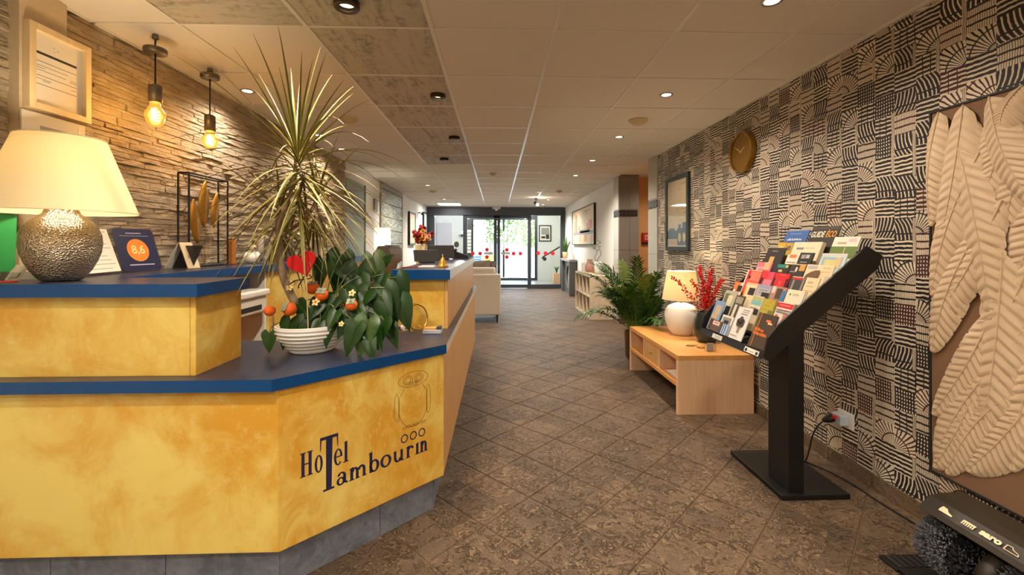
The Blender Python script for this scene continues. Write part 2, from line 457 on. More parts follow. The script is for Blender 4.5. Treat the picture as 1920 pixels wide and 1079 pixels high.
M['grey_stone'] = paint('dark_grey_console', c(92, 92, 92), .55, var=.08)
_pc = {}
def P(r, g, b, rough=.55):
    k = (r, g, b)
    if k not in _pc: _pc[k] = paint('print_%d_%d_%d' % k, c(r, g, b), rough, var=.1, scale=40)
    return _pc[k]

# ---------------------------------------------------------------- room shell
XL, XR, ZC = -2.06, 1.98, 2.395
YB, YD = -2.6, 12.95
def slab(name, x0, x1, y0, y1, z0, z1, m, parent=None, **k):
    o = MB().box(x0, x1, y0, y1, z0, z1).build(name, m, parent, **k)
    if parent is None: struct(o)
    return o
floor = slab('floor', -2.3, 3.4, YB-.2, YD+.1, -.16, -.004, M['grout'])
def clip(poly, ax, val, keep_less):
    out = []
    for i in range(len(poly)):
        p, q = poly[i], poly[(i+1) % len(poly)]
        ip = (p[ax] <= val) if keep_less else (p[ax] >= val); iq = (q[ax] <= val) if keep_less else (q[ax] >= val)
        if ip: out.append(p)
        if ip != iq:
            t = (val-p[ax])/(q[ax]-p[ax]); out.append((p[0]+t*(q[0]-p[0]), p[1]+t*(q[1]-p[1])))
    return out
def tile_mb(mb, poly):
    g = .0035; n = len(poly)
    cx = sum(p[0] for p in poly)/n; cy = sum(p[1] for p in poly)/n
    def sh(d): 
        r = []
        for p in poly:
            L = math.hypot(p[0]-cx, p[1]-cy) or 1; r.append((p[0]-(p[0]-cx)/L*d, p[1]-(p[1]-cy)/L*d))
        return r
    a, b = sh(g), sh(g+.004)
    mb.add([(x, y, -.012) for x, y in a]+[(x, y, -.0025) for x, y in a]+[(x, y, 0) for x, y in b],
        [(i, (i+1) % n, n+(i+1) % n, n+i) for i in range(n)]+[(n+i, n+(i+1) % n, 2*n+(i+1) % n, 2*n+i) for i in range(n)]+[tuple(range(2*n, 3*n))])
cells = []
D2 = .2205
for i in range(-14, 16):
    for j in range(-24, 66):
        if (i+j) % 2: continue
        cx, cy = .162+D2*i, 2.444+D2*j
        poly = [(cx, cy-D2), (cx+D2, cy), (cx, cy+D2), (cx-D2, cy)]
        xr = 3.2 if 5.7 < cy < 7.05 else XR
        for ax, v, kl in ((0, -2.05, False), (0, xr, True), (1, YB, False), (1, 12.86, True)):
            poly = clip(poly, ax, v, kl)
            if len(poly) < 3: break
        if len(poly) < 3: continue
        a_ = abs(sum(poly[k][0]*poly[(k+1) % len(poly)][1]-poly[(k+1) % len(poly)][0]*poly[k][1] for k in range(len(poly))))/2
        if a_ < .002: continue
        vis = cy > 1.2 and abs(cx) < cy*1.25 and (cx > -.35 or cy > 5.2 and cx > -1.3)
        cells.append((0 if vis else 1, cy, poly))
cells.sort(key=lambda t: (t[0], t[1]))
rest = MB()
for k, (h_, d_, poly) in enumerate(cells):
    if k < 298 and h_ == 0:
        mb = MB(); tile_mb(mb, poly); mb.build('tile', M['floor'], floor)
    else: tile_mb(rest, poly)
rest.build('far_tiles', M['floor'], floor, kind='stuff')

ceiling = slab('ceiling', -2.3, 3.4, YB-.2, YD+.1, ZC+.03, ZC+.16, M['ceil'])
GX = [-.338-.637*2, -.338-.637, -.338, -.338+.637, -.338+.637*2, -.338+.637*3]
GY = [2.2815+.637*k for k in range(-8, 17)]
GY = [g for g in GY if g < YD]
xs = [XL+.01]+GX+[XR]
ys = [YB]+GY+[YD]
tcache = {}
def ctile(x0, x1, y0, y1, m):
    key = (round(x1-x0, 3), round(y1-y0, 3), m.name)
    if key not in tcache:
        w, d = (x1-x0)/2-.009, (y1-y0)/2-.009
        mb = MB(); mb.add([(-w, -d, .002), (w, -d, .002), (w, d, .002), (-w, d, .002), (-w-.003, -d-.003, .016), (w+.003, -d-.003, .016), (w+.003, d+.003, .016), (-w-.003, d+.003, .016)],
            [(3, 2, 1, 0), (0, 1, 5, 4), (1, 2, 6, 5), (2, 3, 7, 6), (3, 0, 4, 7)])
        tcache[key] = mb.mesh('ceiling_tile', m, (0, 0, 0))
    inst('tile', tcache[key], Matrix.Translation(((x0+x1)/2, (y0+y1)/2, ZC+.001)), ceiling)
for i in range(len(xs)-1):
    for j in range(len(ys)-1):
        x0, x1, y0, y1 = xs[i], xs[i+1], ys[j], ys[j+1]
        if x1-x0 < .03: continue
        m = M['ceil']; cx, cy = (x0+x1)/2, (y0+y1)/2
        if -.975 < cx < -.338 and cy < 6.1: m = M['ceil_wood']
        elif -1.612 < cx < -.975 and .9 < cy < 2.28: m = M['ceil_wood_x']
        ctile(x0, x1, y0, y1, m)
def bar(x0, x1, y0, y1):
    inst_mb = MB().box(x0, x1, y0, y1, ZC-.001, ZC+.03); return inst_mb.build('grid_bar', M['grid'], ceiling)
for gx in GX: bar(gx-.011, gx+.011, YB, YD)
for gy in GY:
    for i in range(len(xs)-1):
        if xs[i+1]-xs[i] > .03: bar(xs[i]+.011, xs[i+1]-.011, gy-.008, gy+.008)
bar(XL+.02, XL+.04, YB, YD)
slab('trim_1', XR-.02, XR, YB, 5.35, ZC-.012, ZC+.03, M['grid'])

wall_left = slab('wall_left', -2.2, XL, YB, YD+.2, -.1, ZC+.05, M['plaster'])
slab('wall_rear', -2.2, 3.3, YB-.12, YB, -.1, ZC+.05, M['plaster'])
wall_right = slab('wall_right', XR, XR+.14, YB, 5.35, -.1, ZC+.05, M['wallpaper'])
# pale tiled pilaster at the end of the wallpaper
pil = slab('trim_2', XR-.004, XR+.14, 5.353, 5.68, -.1, ZC+.04, M['tile_pale'])
for z0, z1 in ((.06, .58), (.585, 1.16), (1.165, 1.735), (1.86, ZC)):
    MB().box(XR-.012, XR-.003, 5.36, 5.675, z0, z1).build('tile', M['tile_pale'], pil, bevel=.002)
for z0 in (1.745, 1.80):
    for k in range(4):
        MB().box(XR-.013, XR-.003, 5.362+k*.078, 5.362+k*.078+.072, z0, z0+.045).build('tile', M['mosaic'], pil)
# recess with a lift lobby between pilaster and pillar
slab('wall_recess_near', 2.12, 3.3, 5.56, 5.70, -.1, ZC+.05, M['orange_wall'])
slab('wall_recess_side', 3.2, 3.34, 5.7, 7.5, -.1, ZC+.05, M['orange_wall'])
slab('wall_recess_back', 2.312, 3.3, 7.38, 7.5, -.1, ZC+.05, M['orange_wall'])
pillar = slab('wall_pillar', XR, 2.31, 7.1, 7.4, -.1, ZC+.05, M['tile_shaded'])
for z0, z1 in ((.08, .62), (.625, 1.19), (1.195, 1.735), (1.86, ZC)):
    MB().box(XR+.004, 2.155, 7.092, 7.101, z0, z1).build('tile', M['tile_shaded'], pillar, bevel=.002)
    MB().box(2.159, 2.307, 7.092, 7.101, z0, z1).build('tile', M['tile_shaded'], pillar, bevel=.002)
    MB().box(XR-.008, XR+.001, 7.104, 7.396, z0, z1).build('tile', M['tile_pale'], pillar, bevel=.002)
for z0 in (1.745, 1.80):
    for k in range(5):
        MB().box(XR+.006+k*.061, XR+.006+k*.061+.054, 7.09, 7.101, z0, z0+.045).build('tile', M['mosaic'], pillar)
    for k in range(4):
        MB().box(XR-.009, XR+.001, 7.106+k*.073, 7.106+k*.073+.066, z0, z0+.045).build('tile', M['mosaic'], pillar)
slab('wall_right_far', XR+.02, XR+.14, 7.4, YD+.2, -.1, ZC+.05, M['plaster'])
# skirting of stone tiles
base = slab('baseboard_right', XR-.008, XR, YB, 5.35, 0, .074, M['grout'])
yk = -.5
while yk < 5.34:
    y1 = min(yk+.305, 5.345)
    MB().box(XR-.014, XR-.006, yk+.002, y1-.002, .001, .075).build('tile', M['floor'], base, bevel=.0015)
    yk += .305
b2 = slab('baseboard_far', XR+.008, XR+.02, 7.4, YD-.1, 0, .074, M['floor'])
slab('baseboard_pillar', XR, 2.312, 7.078, 7.091, 0, .078, M['floor'])

# ledge stones on the left wall
def stone_mesh(k):
    r = random.Random(100+k); mb = MB(); nx = 4
    vs = []; fs = []
    for j in range(2):
        for i in range(nx+1):
            ex = .004 if i in (0, nx) else 0
            vs.append((.5+.5*r.random()-(.25 if i in (0, nx) else 0), (i/nx-.5)*(.985), (j-.5)*(.94-.10*r.random())))
    o = len(vs)
    for j in range(2):
        for i in range(nx+1): vs.append((0, (i/nx-.5), (j-.5)*.99))
    n1 = nx+1
    for i in range(nx):
        fs.append((i, i+1, n1+i+1, n1+i))
        fs.append((o+i, o+i+1, i+1, i)); fs.append((n1+i, n1+i+1, o+n1+i+1, o+n1+i))
    fs.append((o, 0, n1, o+n1)); fs.append((nx, o+nx, o+n1+nx, n1+nx))
    mb.add(vs, fs); return mb
SM = [stone_mesh(k) for k in range(12)]
SMM = [m.mesh('ledge_stone', M['stone'], (0, 0, 0)) for m in SM]
stones = []
rs = random.Random(5)
zz = 1.10; rows = []
while zz < ZC-.004:
    h = rs.choice([.020, .026, .030, .036, .048]); h = min(h, ZC+.005-zz); rows.append((zz, h)); zz += h
pan_h = 0
for z0, h in rows:
    y = 1.28+rs.random()*.1
    while y < 6.02:
        L = rs.choice([.12, .18, .24, .32, .40]); L = min(L, 6.02-y)
        if L > .03: stones.append((y+L/2, z0+h/2, L, h, rs.choice([.010, .015, .020, .026])))
        y += L
def sz(s):
    y, z, L, h, d = s; dd = math.hypot(2, y); fac = 2.04/dd      # foreshortening of a side wall
    return L*h*fac/dd**2 if y > 1.5 else 0
stones.sort(key=sz, reverse=True)
restS = MB()
for k, (y, z, L, h, d) in enumerate(stones):
    Mx = Matrix.Translation((XL, y, z)) @ Matrix.Diagonal((d, L-.002, h-.0015, 1))
    if k < 298: inst('stone', SMM[k % 12], Mx, wall_left)
    else:
        restS.xf = Mx; q = SM[k % 12]; restS.add(q.v, q.f)
restS.build('far_stones', M['stone'], wall_left, kind='stuff')

# ---------------------------------------------------------------- sliding entrance door
def px(p, Y): # width of the opening at depth Y as measured along the wall
    u = (p-960)/825; return Y*math.tan(math.atan(u)+TH)
d1 = struct(bpy.data.objects.new('door_1', None)); COL.objects.link(d1); d1.location = (0, YD, 0); WL['door_1'] = (0, YD, 0)
def fb(x0, x1, z0, z1, y0=YD-.05, y1=YD+.05, name='frame_bar', m='anthracite', par=d1):
    return MB().box(x0, x1, y0, y1, z0, z1).build(name, M[m], par, bevel=.004)
fb(XL+.02, XR+.018, 2.15, 2.39, YD-.09, YD+.09, 'header_box')
fb(XL+.02, -1.83, 0, 2.15); fb(1.86, XR+.018, 0, 2.15)
fb(-1.0, -.88, 0, 2.15, YD-.02, YD+.05); fb(-.10, -.005, .02, 2.15, YD-.05, YD); fb(.0, .09, .02, 2.15, YD-.05, YD)
fb(.895, 1.0, 0, 2.15, YD-.05, YD+.05)
fb(-1.83, -1.0, 0, .12); fb(1.0, 1.86, 0, .12); fb(-.88, -.1, .02, .12, YD-.05, YD); fb(.09, .895, .02, .12, YD-.05, YD)
fb(-.88, .895, 2.07, 2.15, YD-.05, YD)
for x0, x1 in ((-1.83, -1.0), (1.0, 1.86)): fb(x0, x1, .12, 2.15, YD+.0, YD+.008, 'glass_pane', 'glass')
for x0, x1 in ((-.88, -.1), (.09, .895)): fb(x0, x1, .12, 2.07, YD-.03, YD-.022, 'glass_pane', 'glass')
for x, z, m in ((-.712, 1.03, 'red'), (-.499, 1.03, 'red'), (-.299, 1.143, 'red'), (-.299, .928, 'red'), (.285, 1.139, 'red'), (.285, .927, 'red'),
                (.481, 1.03, 'red'), (.682, 1.03, 'red'), (1.21, 1.04, 'red'), (1.427, 1.036, 'red'), (1.643, 1.03, 'red'), (1.40, .87, 'darkgrey'), (-1.45, 1.03, 'red'), (-1.25, 1.03, 'red')):
    MB().prism(ellipse(0, 0, .058, .058, 20), 0, .001, ((x, YD-.0305 if abs(x) < .9 else YD-.001, z), (1, 0, 0), (0, 0, 1), (0, -1, 0))).build('dot_sticker', M[m], d1)
for x0, x1 in ((-.391, -.12), (.11, .383)): fb(x0, x1, .998, 1.074, YD-.0315, YD-.0305, 'frosted_band', 'greyprint')
MB().lathe([(.05, 0), (.05, .03), (.03, .05)], (-.02, YD-.14, 2.33), 16, axis=(0, 0, -1)).box(-.14, .10, YD-.12, YD-.09, 2.33, 2.394).build('motion_sensor', M['white'], d1)
# ---------------------------------------------------------------- vestibule and the outside
YV = 15.96
slab('floor_vestibule', -2.3, 3.2, YD+.1, YV+.1, -.16, -.002, M['vfloor'])
slab('ceiling_vestibule', -2.3, 3.2, YD+.2, YV+.1, 2.42, 2.52, M['vest'])
slab('wall_vestibule_left', -2.34, -2.2, YD+.2, YV+.15, -.1, 2.5, M['vest'])
slab('wall_vestibule_right', 2.6, 2.74, YD+.2, YV+.15, -.1, 2.5, M['vest_yellow'])
slab('wall_vestibule_jamb', 2.0, 2.6, YD+.15, YD+.28, -.1, 2.5, M['vest'])
slab('wall_front_left', -2.2, -1.0, YV-.07, YV+.15, -.1, 2.5, M['vest'])
slab('wall_front_right', 1.46, 2.6, YV-.07, YV+.15, -.1, 2.5, M['vest'])
slab('wall_front_lintel', -1.0, 1.46, YV-.07, YV+.15, 2.36, 2.5, M['anthracite'])
d2 = struct(bpy.data.objects.new('door_2', None)); COL.objects.link(d2); d2.location = (0, YV, 0); WL['door_2'] = (0, YV, 0)
def fb2(x0, x1, z0, z1, name='frame_bar', m='anthracite', y0=YV-.04, y1=YV+.04):
    return MB().box(x0, x1, y0, y1, z0, z1).build(name, M[m], d2, bevel=.004)
fb2(-1.0, 1.46, 2.19, 2.36); fb2(-1.0, -.86, 0, 2.19); fb2(1.36, 1.46, 0, 2.19); fb2(.20, .27, .1, 2.19); fb2(-.86, 1.36, 0, .09)
fb2(-.86, .20, .09, 2.19, 'glass_pane', 'glass', YV-.004, YV+.004); fb2(.27, 1.36, .09, 2.19, 'glass_pane', 'glass', YV-.004, YV+.004)
fb2(.19, .28, 1.1, 1.78, 'push_plate', 'white', YV-.06, YV-.045)
# white service door on the left of the vestibule
d3 = struct(bpy.data.objects.new('door_3', None)); COL.objects.link(d3); d3.location = (-1.95, YV-.07, 0); WL['door_3'] = (-1.95, YV-.07, 0)
MB().box(-2.18, -1.62, YV-.10, YV-.07, 0, 2.08).build('leaf_panel', paint('lilac_door', c(196, 192, 204), .5, var=.03), d3, bevel=.004)
MB().box(-1.62, -1.57, YV-.115, YV-.07, 0, 2.12).build('door_frame', M['white'], d3)
MB().box(-1.70, -1.66, YV-.15, YV-.10, .92, 1.12).build('handle', M['darkgrey'], d3, bevel=.006)
t = thing('notice_poster', 'white notice with a dark round picture on the vestibule wall beside the lilac door', 'poster', (-1.42, YV-.08, 1.2))
MB().box(-1.58, -1.30, YV-.085, YV-.072, 1.10, 1.48).build('sheet', M['paper'], t)
MB().prism(ellipse(0, 0, .09, .11, 16), 0, .001, ((-1.46, YV-.086, 1.30), (1, 0, 0), (0, 0, 1), (0, -1, 0))).build('round_picture', M['darkgrey'], t)
t = thing('wall_lamp', 'small white dome lamp on the grey vestibule wall', 'lamp', (-1.30, YV-.12, 1.7))
MB().lathe([(.12, 0), (.11, .04), (.05, .09), (.01, .1)], (-1.26, YV-.15, 1.66), 16).build('dome', M['white'], t)
MB().box(-1.28, -1.24, YV-.15, YV-.07, 1.58, 1.66).build('bracket', M['darkgrey'], t)
t = thing('leaflet_holder', 'tall dark holder stacked with pale cards left of the outer door', 'rack', (-1.0, YV-.3, 0))
MB().box(-1.12, -.90, YV-.36, YV-.30, .3, 2.2).build('back_plate', M['darkgrey'], t)
MB().box(-1.10, -.92, YV-.40, YV-.20, 0, .31).build('base', M['darkgrey'], t)
for k in range(7): MB().box(-1.06, -.92, YV-.385, YV-.362, 1.0+k*.12, 1.1+k*.12).build('card', M['paper'], t)
t = thing('framed_print', 'black framed picture with white mat on the vestibule wall right of the outer door', 'picture', (1.73, YV-.08, 1.41))
for x0, x1, z0, z1 in ((1.51, 1.545, 1.41, 2.0), (1.92, 1.955, 1.41, 2.0), (1.545, 1.92, 1.41, 1.445), (1.545, 1.92, 1.965, 2.0)):
    MB().box(x0, x1, YV-.10, YV-.072, z0, z1).build('frame_bar', M['black'], t)
MB().box(1.545, 1.92, YV-.085, YV-.075, 1.445, 1.965).build('mat_board', M['paper'], t)
MB().box(1.6, 1.74, YV-.087, YV-.085, 1.52, 1.60).box(1.76, 1.88, YV-.087, YV-.085, 1.50, 1.66).build('dark_print', M['darkgrey'], t)
MB().box(1.6, 1.88, YV-.0865, YV-.085, 1.66, 1.9).build('grey_print', M['greyprint'], t)
t = thing('stair_handrail', 'dark handrail sloping up beside the yellow vestibule wall', 'handrail', (1.9, YD+1.8, .75))
MB().tube([(1.52, 14.9, .82), (1.56, 14.9, .88), (2.3, 14.9, 1.32), (2.58, 14.9, 1.36)], .025, 8).build('rail', M['darkgrey'], t)
MB().tube([(2.4, 14.9, 1.34), (2.4, 14.9, 1.2), (2.6, 14.9, 1.2)], .012, 6).build('bracket', M['darkgrey'], t)
t = thing('planter_box', 'small peach coloured planter with a sprig at the foot of the yellow wall', 'planter', (1.98, 14.6, 0))
MB().box(1.86, 2.1, 14.5, 14.74, 0, .34).build('box', paint('peach_planter', c(226, 180, 140), .7), t, bevel=.01)
for k in range(7):
    a = k*.9; MB().tube([(1.98, 14.62, .33), (1.98+.05*math.cos(a), 14.62+.05*math.sin(a), .5), (1.98+.12*math.cos(a), 14.62+.12*math.sin(a), .58)], [.004, .012, .001], 5).build('leaf', M['palm'], t)

ground = slab('ground', -30, 30, YV+.1, 60, -.3, -.05, M['ground'])
def foliage(name, m, cx, cy, w, d, z0, z1, n, label, seed, leafs=.12, trunk=True):
    r = random.Random(seed); root = thing(name, label, 'shrub', (cx, cy, -.05))
    mb = MB()
    for _ in range(n):
        u, v, q = r.uniform(-1, 1), r.uniform(-1, 1), r.uniform(0, 1)
        if u*u+v*v+(2*q-1)**2*.8 > 1.25: continue
        p = Vector((cx+u*w, cy+v*d, z0+(z1-z0)*q)); s_ = leafs*r.uniform(.6, 1.3)
        a = Vector((r.uniform(-1, 1), r.uniform(-1, 1), r.uniform(-1, 1))).normalized(); b = a.orthogonal().normalized()
        mb.add([p-a*s_, p+b*s_*.5, p+a*s_, p-b*s_*.5], [(0, 1, 2, 3)])
    mb.build('foliage', m, root, kind='stuff')
    if trunk:
        for k in range(3): MB().tube([(cx+(k-1)*w*.4, cy, -.06), (cx+(k-1)*w*.45, cy, z0+(z1-z0)*.6)], [.05, .02], 6).build('trunk', M['bark'], root)
    return root
foliage('bush', M['hedge'], -2.6, 23.5, 1.4, .9, 1.3, 4.8, 1500, 'bright green bush left of the closed parasol outside', 1)
foliage('bush', M['hedge'], .1, 26, 1.2, .9, 1.4, 4.8, 1500, 'green bush right of the closed parasol outside the glass', 2)
foliage('bush', M['hedge2'], 2.6, 24, 1.7, .9, 1.0, 3.7, 2200, 'pale green bush behind the right door leaf outside', 3)
foliage('tree', M['hedge'], 5.0, 27, 2.2, 1.5, 1.2, 6.0, 1500, 'tall tree at the right edge of the garden outside', 4)
foliage('tree', M['hedge'], -5.0, 28, 2.4, 1.5, 1.2, 6.0, 1500, 'tall tree at the left edge of the garden outside', 6)
slab('wall_garden', -12, 12, 30, 30.3, -.1, 1.7, M['plaster'])
slab('wall_terrace', .2, 6, 21.8, 22.0, -.1, 1.15, M['plaster'])
t = thing('parasol', 'closed white parasol standing on the terrace outside the glass door', 'parasol', (-.75, 19.5, -.05))
MB().lathe([(.02, 0), (.34, .02), (.30, .5), (.22, 1.1), (.14, 1.7), (.08, 2.1), (.02, 2.3)], (-.75, 19.5, .55), 14).build('folded_canopy', M['white'], t)
MB().lathe([(.025, 0), (.025, .62)], (-.75, 19.5, -.04), 8).build('pole', M['steel'], t)
MB().lathe([(.26, 0), (.26, .07), (.05, .09)], (-.75, 19.5, -.05), 16).build('base', M['greyprint'], t)
t = thing('pole_stand', 'thin grey pole on a round cross base on the bright terrace', 'stand', (.72, 18.0, -.05))
MB().lathe([(.018, 0), (.018, 1.15)], (.72, 18.0, -.04), 8).build('pole', M['greyprint'], t)
MB().lathe([(.30, 0), (.28, .05), (.04, .08)], (.72, 18.0, -.05), 16).build('base', M['greyprint'], t)
def garden_chair(x, y, m, label):
    t = thing('garden_chair', label, 'chair', (x, y, -.05))
    MB().box(x-.23, x+.23, y-.22, y+.22, .38, .42).build('seat', m, t, bevel=.01)
    for k in range(4): MB().box(x-.23, x+.23, y+.20, y+.225, .47+k*.10, .54+k*.10).build('slat', m, t)
    for sx in (-1, 1):
        for sy in (-1, 1): MB().tube([(x+sx*.21, y+sy*.2, -.05), (x+sx*.2, y+sy*.19, .39)], .014, 6).build('leg', m, t)
        MB().tube([(x+sx*.21, y+.21, .39), (x+sx*.21, y+.23, .9)], .014, 6).build('back_post', m, t)
garden_chair(-.86, 17.2, P(60, 112, 150), 'blue slatted garden chair on the terrace outside the door')
garden_chair(-.36, 17.6, P(236, 176, 70), 'orange slatted garden chair on the terrace outside the door')

# ---------------------------------------------------------------- lamps in the ceiling
def spotlight(parent, loc, power, angle=150, blend=.9, color=WARM, size=.05):
    L = bpy.data.lights.new('lamp_light', 'SPOT'); L.energy = power*SPOT_GAIN; L.spot_size = math.radians(angle); L.spot_blend = blend
    L.color = color; L.shadow_soft_size = size
    o = bpy.data.objects.new('lamp_light', L); COL.objects.link(o); o.parent = parent
    off = WL[parent.name]; o.location = (loc[0]-off[0], loc[1]-off[1], loc[2]-off[2]); return o
def pointlight(parent, loc, power, color=WARM, size=.03):
    L = bpy.data.lights.new('bulb_light', 'POINT'); L.energy = power*LAMP_GAIN; L.color = color; L.shadow_soft_size = size
    o = bpy.data.objects.new('bulb_light', L); COL.objects.link(o); o.parent = parent
    off = WL[parent.name]; o.location = (loc[0]-off[0], loc[1]-off[1], loc[2]-off[2]); return o
def downlight(x, y, label, power=22, group=None, col=WARM):
    t = thing('downlight', label, 'lamp', (x, y, ZC), group)
    MB().lathe([(.034, -.001), (.046, -.004), (.048, .0), (.034, .004)], (x, y, ZC), 20, cap=False).build('trim_ring', M['steel'], t)
    MB().lathe([(.034, .0005), (.034, .004)], (x, y, ZC-.0015), 16).build('lens', M['lens'], t)
    spotlight(t, (x, y, ZC-.02), power, color=col)
NTH = ['nearest', 'second', 'third', 'fourth', 'fifth', 'sixth', 'seventh', 'eighth', 'ninth']
for k, y in enumerate((1.972, 3.231, 4.504, 5.762, 7.02, 8.29, 9.55, 10.82, 12.1)):
    if y in (8.29, 9.55): continue
    downlight(1.257, y, 'small round recessed downlight, %s along the row beside the patterned wall' % NTH[k], 13 if y < 2 else 20 if y < 4 else 14 if y < 6 else 44, col=WARM if y < 6 else (1, .92, .82))
for y, w, lab in ((.70, 9, 'overhead'), (-.57, 34, 'behind'), (-1.84, 60, 'nearest the rear wall')): downlight(1.257, y, 'recessed downlight over the right side of the hall, out of the picture, %s' % lab if y > -1 else 'recessed downlight out of the picture near the rear wall', w)  # unseen downlights added as fill, carrying the right-hand row on past the view
for k, y in enumerate((3.254, 4.541, 5.188)):
    downlight(-1.81, y, 'small recessed downlight over the stone wall, %s from the hanging bulbs' % NTH[k].replace('nearest', 'first'), 12)
for k, (x, y) in enumerate(((-1.3, 8.284), (-1.29, 10.775))):
    downlight(x, y, 'tiny recessed downlight over the far seating area, %s' % ('nearer one', 'farther one')[k], 42, col=(1, .92, .82))
for k, (x, y, w) in enumerate(((-.691, 2.047, 34), (-.441, 3.287, 14), (-.441, 4.561, 14), (-.68, 5.685, 10), (-.69, .8, 29), (-.69, -.6, 40), (-1.6, .3, 12))):  # last three are unseen spots added as fill around the viewpoint
    lab = ['round surface spot cut by the top edge, first on the grey wood ceiling strip', 'round dark surface spot, second on the grey wood ceiling strip', 'round dark surface spot, third on the grey wood ceiling strip',
           'small white-lit surface spot, last on the grey wood ceiling strip'][k] if k < 4 else 'surface spot on the ceiling behind the viewpoint, %s' % ('over the counter', 'over the entrance', 'by the stone wall')[k-4]
    t = thing('surface_spot', lab, 'lamp', (x, y, ZC-.03))
    MB().lathe([(.036, -.028), (.056, -.03), (.058, -.026), (.058, .0), (.036, .0)], (x, y, ZC), 24, cap=False).build('ring', M['gunmetal'], t)
    MB().lathe([(.036, -.008), (.036, -.001)], (x, y, ZC), 20).build('lens', M['lens'] if k != 3 else glow('white_lens', (.9, .93, 1), 5), t)
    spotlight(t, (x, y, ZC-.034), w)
for x in (-1.2, 1.2):  # unseen lamps added to brighten the vestibule walls
    t = thing('vestibule_fill_lamp', 'round white ceiling lamp in the entrance vestibule, %s side' % ('lilac door' if x < 0 else 'handrail'), 'lamp', (x, 14.4, 2.36))
    MB().lathe([(.15, 0), (.15, -.03), (.13, -.05)], (x, 14.4, 2.418), 24, cap=False).build('housing', M['white'], t)
    MB().lathe([(.13, -.045), (.001, -.05)], (x, 14.4, 2.418), 24, cap=False).build('diffuser', M['panel_light'], t)
    pointlight(t, (x, 14.4, 2.30), 70, (1, .97, .92), .1)
t = thing('recess_fill_lamp', 'recessed lamp in the ceiling of the apricot recess behind the pilaster', 'lamp', (2.62, 6.5, ZC))  # unseen lamp, added so the recess wall reads lit
MB().lathe([(.034, -.001), (.046, -.004), (.048, .0), (.034, .004)], (2.62, 6.5, ZC+.03), 20, cap=False).build('trim_ring', M['steel'], t)
MB().lathe([(.034, .0), (.034, .003)], (2.62, 6.5, ZC+.027), 16).build('lens', M['lens'], t)
spotlight(t, (2.62, 6.5, ZC), 9)
# light panel near the door
t = thing('light_panel', 'bright white square light panel in the ceiling before the door', 'lamp', (-1.3, 12.05, ZC))
MB().box(-1.62, -.98, 11.73, 12.37, ZC-.006, ZC+.02).build('frame', M['white'], t)
MB().box(-1.59, -1.01, 11.76, 12.34, ZC-.008, ZC-.005).build('diffuser', M['panel_light'], t)
t = thing('track_spot', 'small adjustable spotlight hanging from the ceiling grid before the door', 'lamp', (.925, 10.46, ZC-.12))
MB().lathe([(.04, 0), (.04, .02)], (.925, 10.46, ZC-.022), 12).build('base', M['darkgrey'], t)
MB().lathe([(.012, 0), (.012, .06)], (.925, 10.46, ZC-.08), 8).build('arm', M['darkgrey'], t)
MB().lathe([(.03, 0), (.035, .09), (.02, .12)], (.93, 10.42, ZC-.15), 12, axis=(-.3, .7, .5)).build('lamp_head', M['darkgrey'], t)
MB().ball((.955, 10.40, ZC-.16), .035, 10, 8).build('lens', M['lens'], t)
pointlight(t, (.99, 10.34, ZC-.18), 5)
for k, (x, y, r, lab) in enumerate(((1.264, 3.901, .085, 'ivory dome smoke detector between the right hand downlights'), (-1.307, 3.938, .075, 'ivory smoke detector above the spiky plant'),
        (-.059, 6.838, .06, 'small smoke detector in the middle of the far ceiling'), (1.269, 9.005, .07, 'smoke detector at the far right of the ceiling'), (-1.317, 9.092, .07, 'smoke detector over the far left seating area'))):
    t = thing('smoke_detector', lab, 'smoke detector', (x, y, ZC-.045))
    MB().lathe([(r, 0), (r, -.012), (r*.8, -.02)], (x, y, ZC), 22).build('base', M['smoke'], t)
    MB().lathe([(r*.78, -.02), (r*.7, -.034), (r*.4, -.044), (.001, -.046)], (x, y, ZC), 22).build('dome', M['smoke'], t)
    MB().lathe([(r*.8, -.021), (r*.8, -.024), (r*.76, -.024)], (x, y, ZC), 22, cap=False).build('slot_ring', M['smoke'], t)

# hanging bulbs over the left counter
def pendant(x, y, zcan, zs0, zs1, zb, label):
    t = thing('pendant_lamp', label, 'lamp', (x, y, zb))
    MB().lathe([(.014, 0), (.016, -.02), (.006, -.028)], (x, y, ZC), 12).build('ceiling_hook', M['pendant'], t)
    MB().lathe([(.001, .012), (.050, .012), (.053, .008), (.053, -.012), (.048, -.016), (.001, -.016)], (x, y, zcan), 28, cap=False).build('canopy', M['pendant'], t)
    MB().tube([(x, y, ZC-.02), (x, y, zs0)], .0042, 8).build('cord', M['black'], t)
    so = MB().lathe([(.006, .012), (.010, .006), (.029, .0), (.031, -.004), (.031, zs1-zs0), (.027, zs1-zs0)], (x, y, zs0), 24).build('socket', M['pendant'], t)
    h = zs1-zb; r = .047
    MB().lathe([(.022, zs1+.006), (.025, zs1-.02), (r, zb+h*.55), (r*1.0, zb+h*.42), (r*.78, zb+h*.16), (r*.4, zb+h*.03), (.001, zb)], (x, y, 0), 24, cap=False).build('glass_bulb', M['amber'], t)
    pts = [(x+.014*math.cos(a*1.0), y+.014*math.sin(a*1.0), zb+h*.25+h*.5*a/(8*PI)) for a in [i*.35 for i in range(int(8*PI/.35))]]
    MB().tube(pts, .0042, 6).build('filament', M['bulb'], t)
    pointlight(t, (x, y, zb+h*.5), 5.5, (1, .66, .32), .04)
pendant(-1.815, 2.40, 2.31, 2.124, 2.034, 1.905, 'hanging amber globe bulb nearest the framed notice, its disc hanging low on the cord')
pendant(-1.815, 2.845, 2.345, 2.098, 1.997, 1.885, 'hanging amber globe bulb nearer the spiky plant')
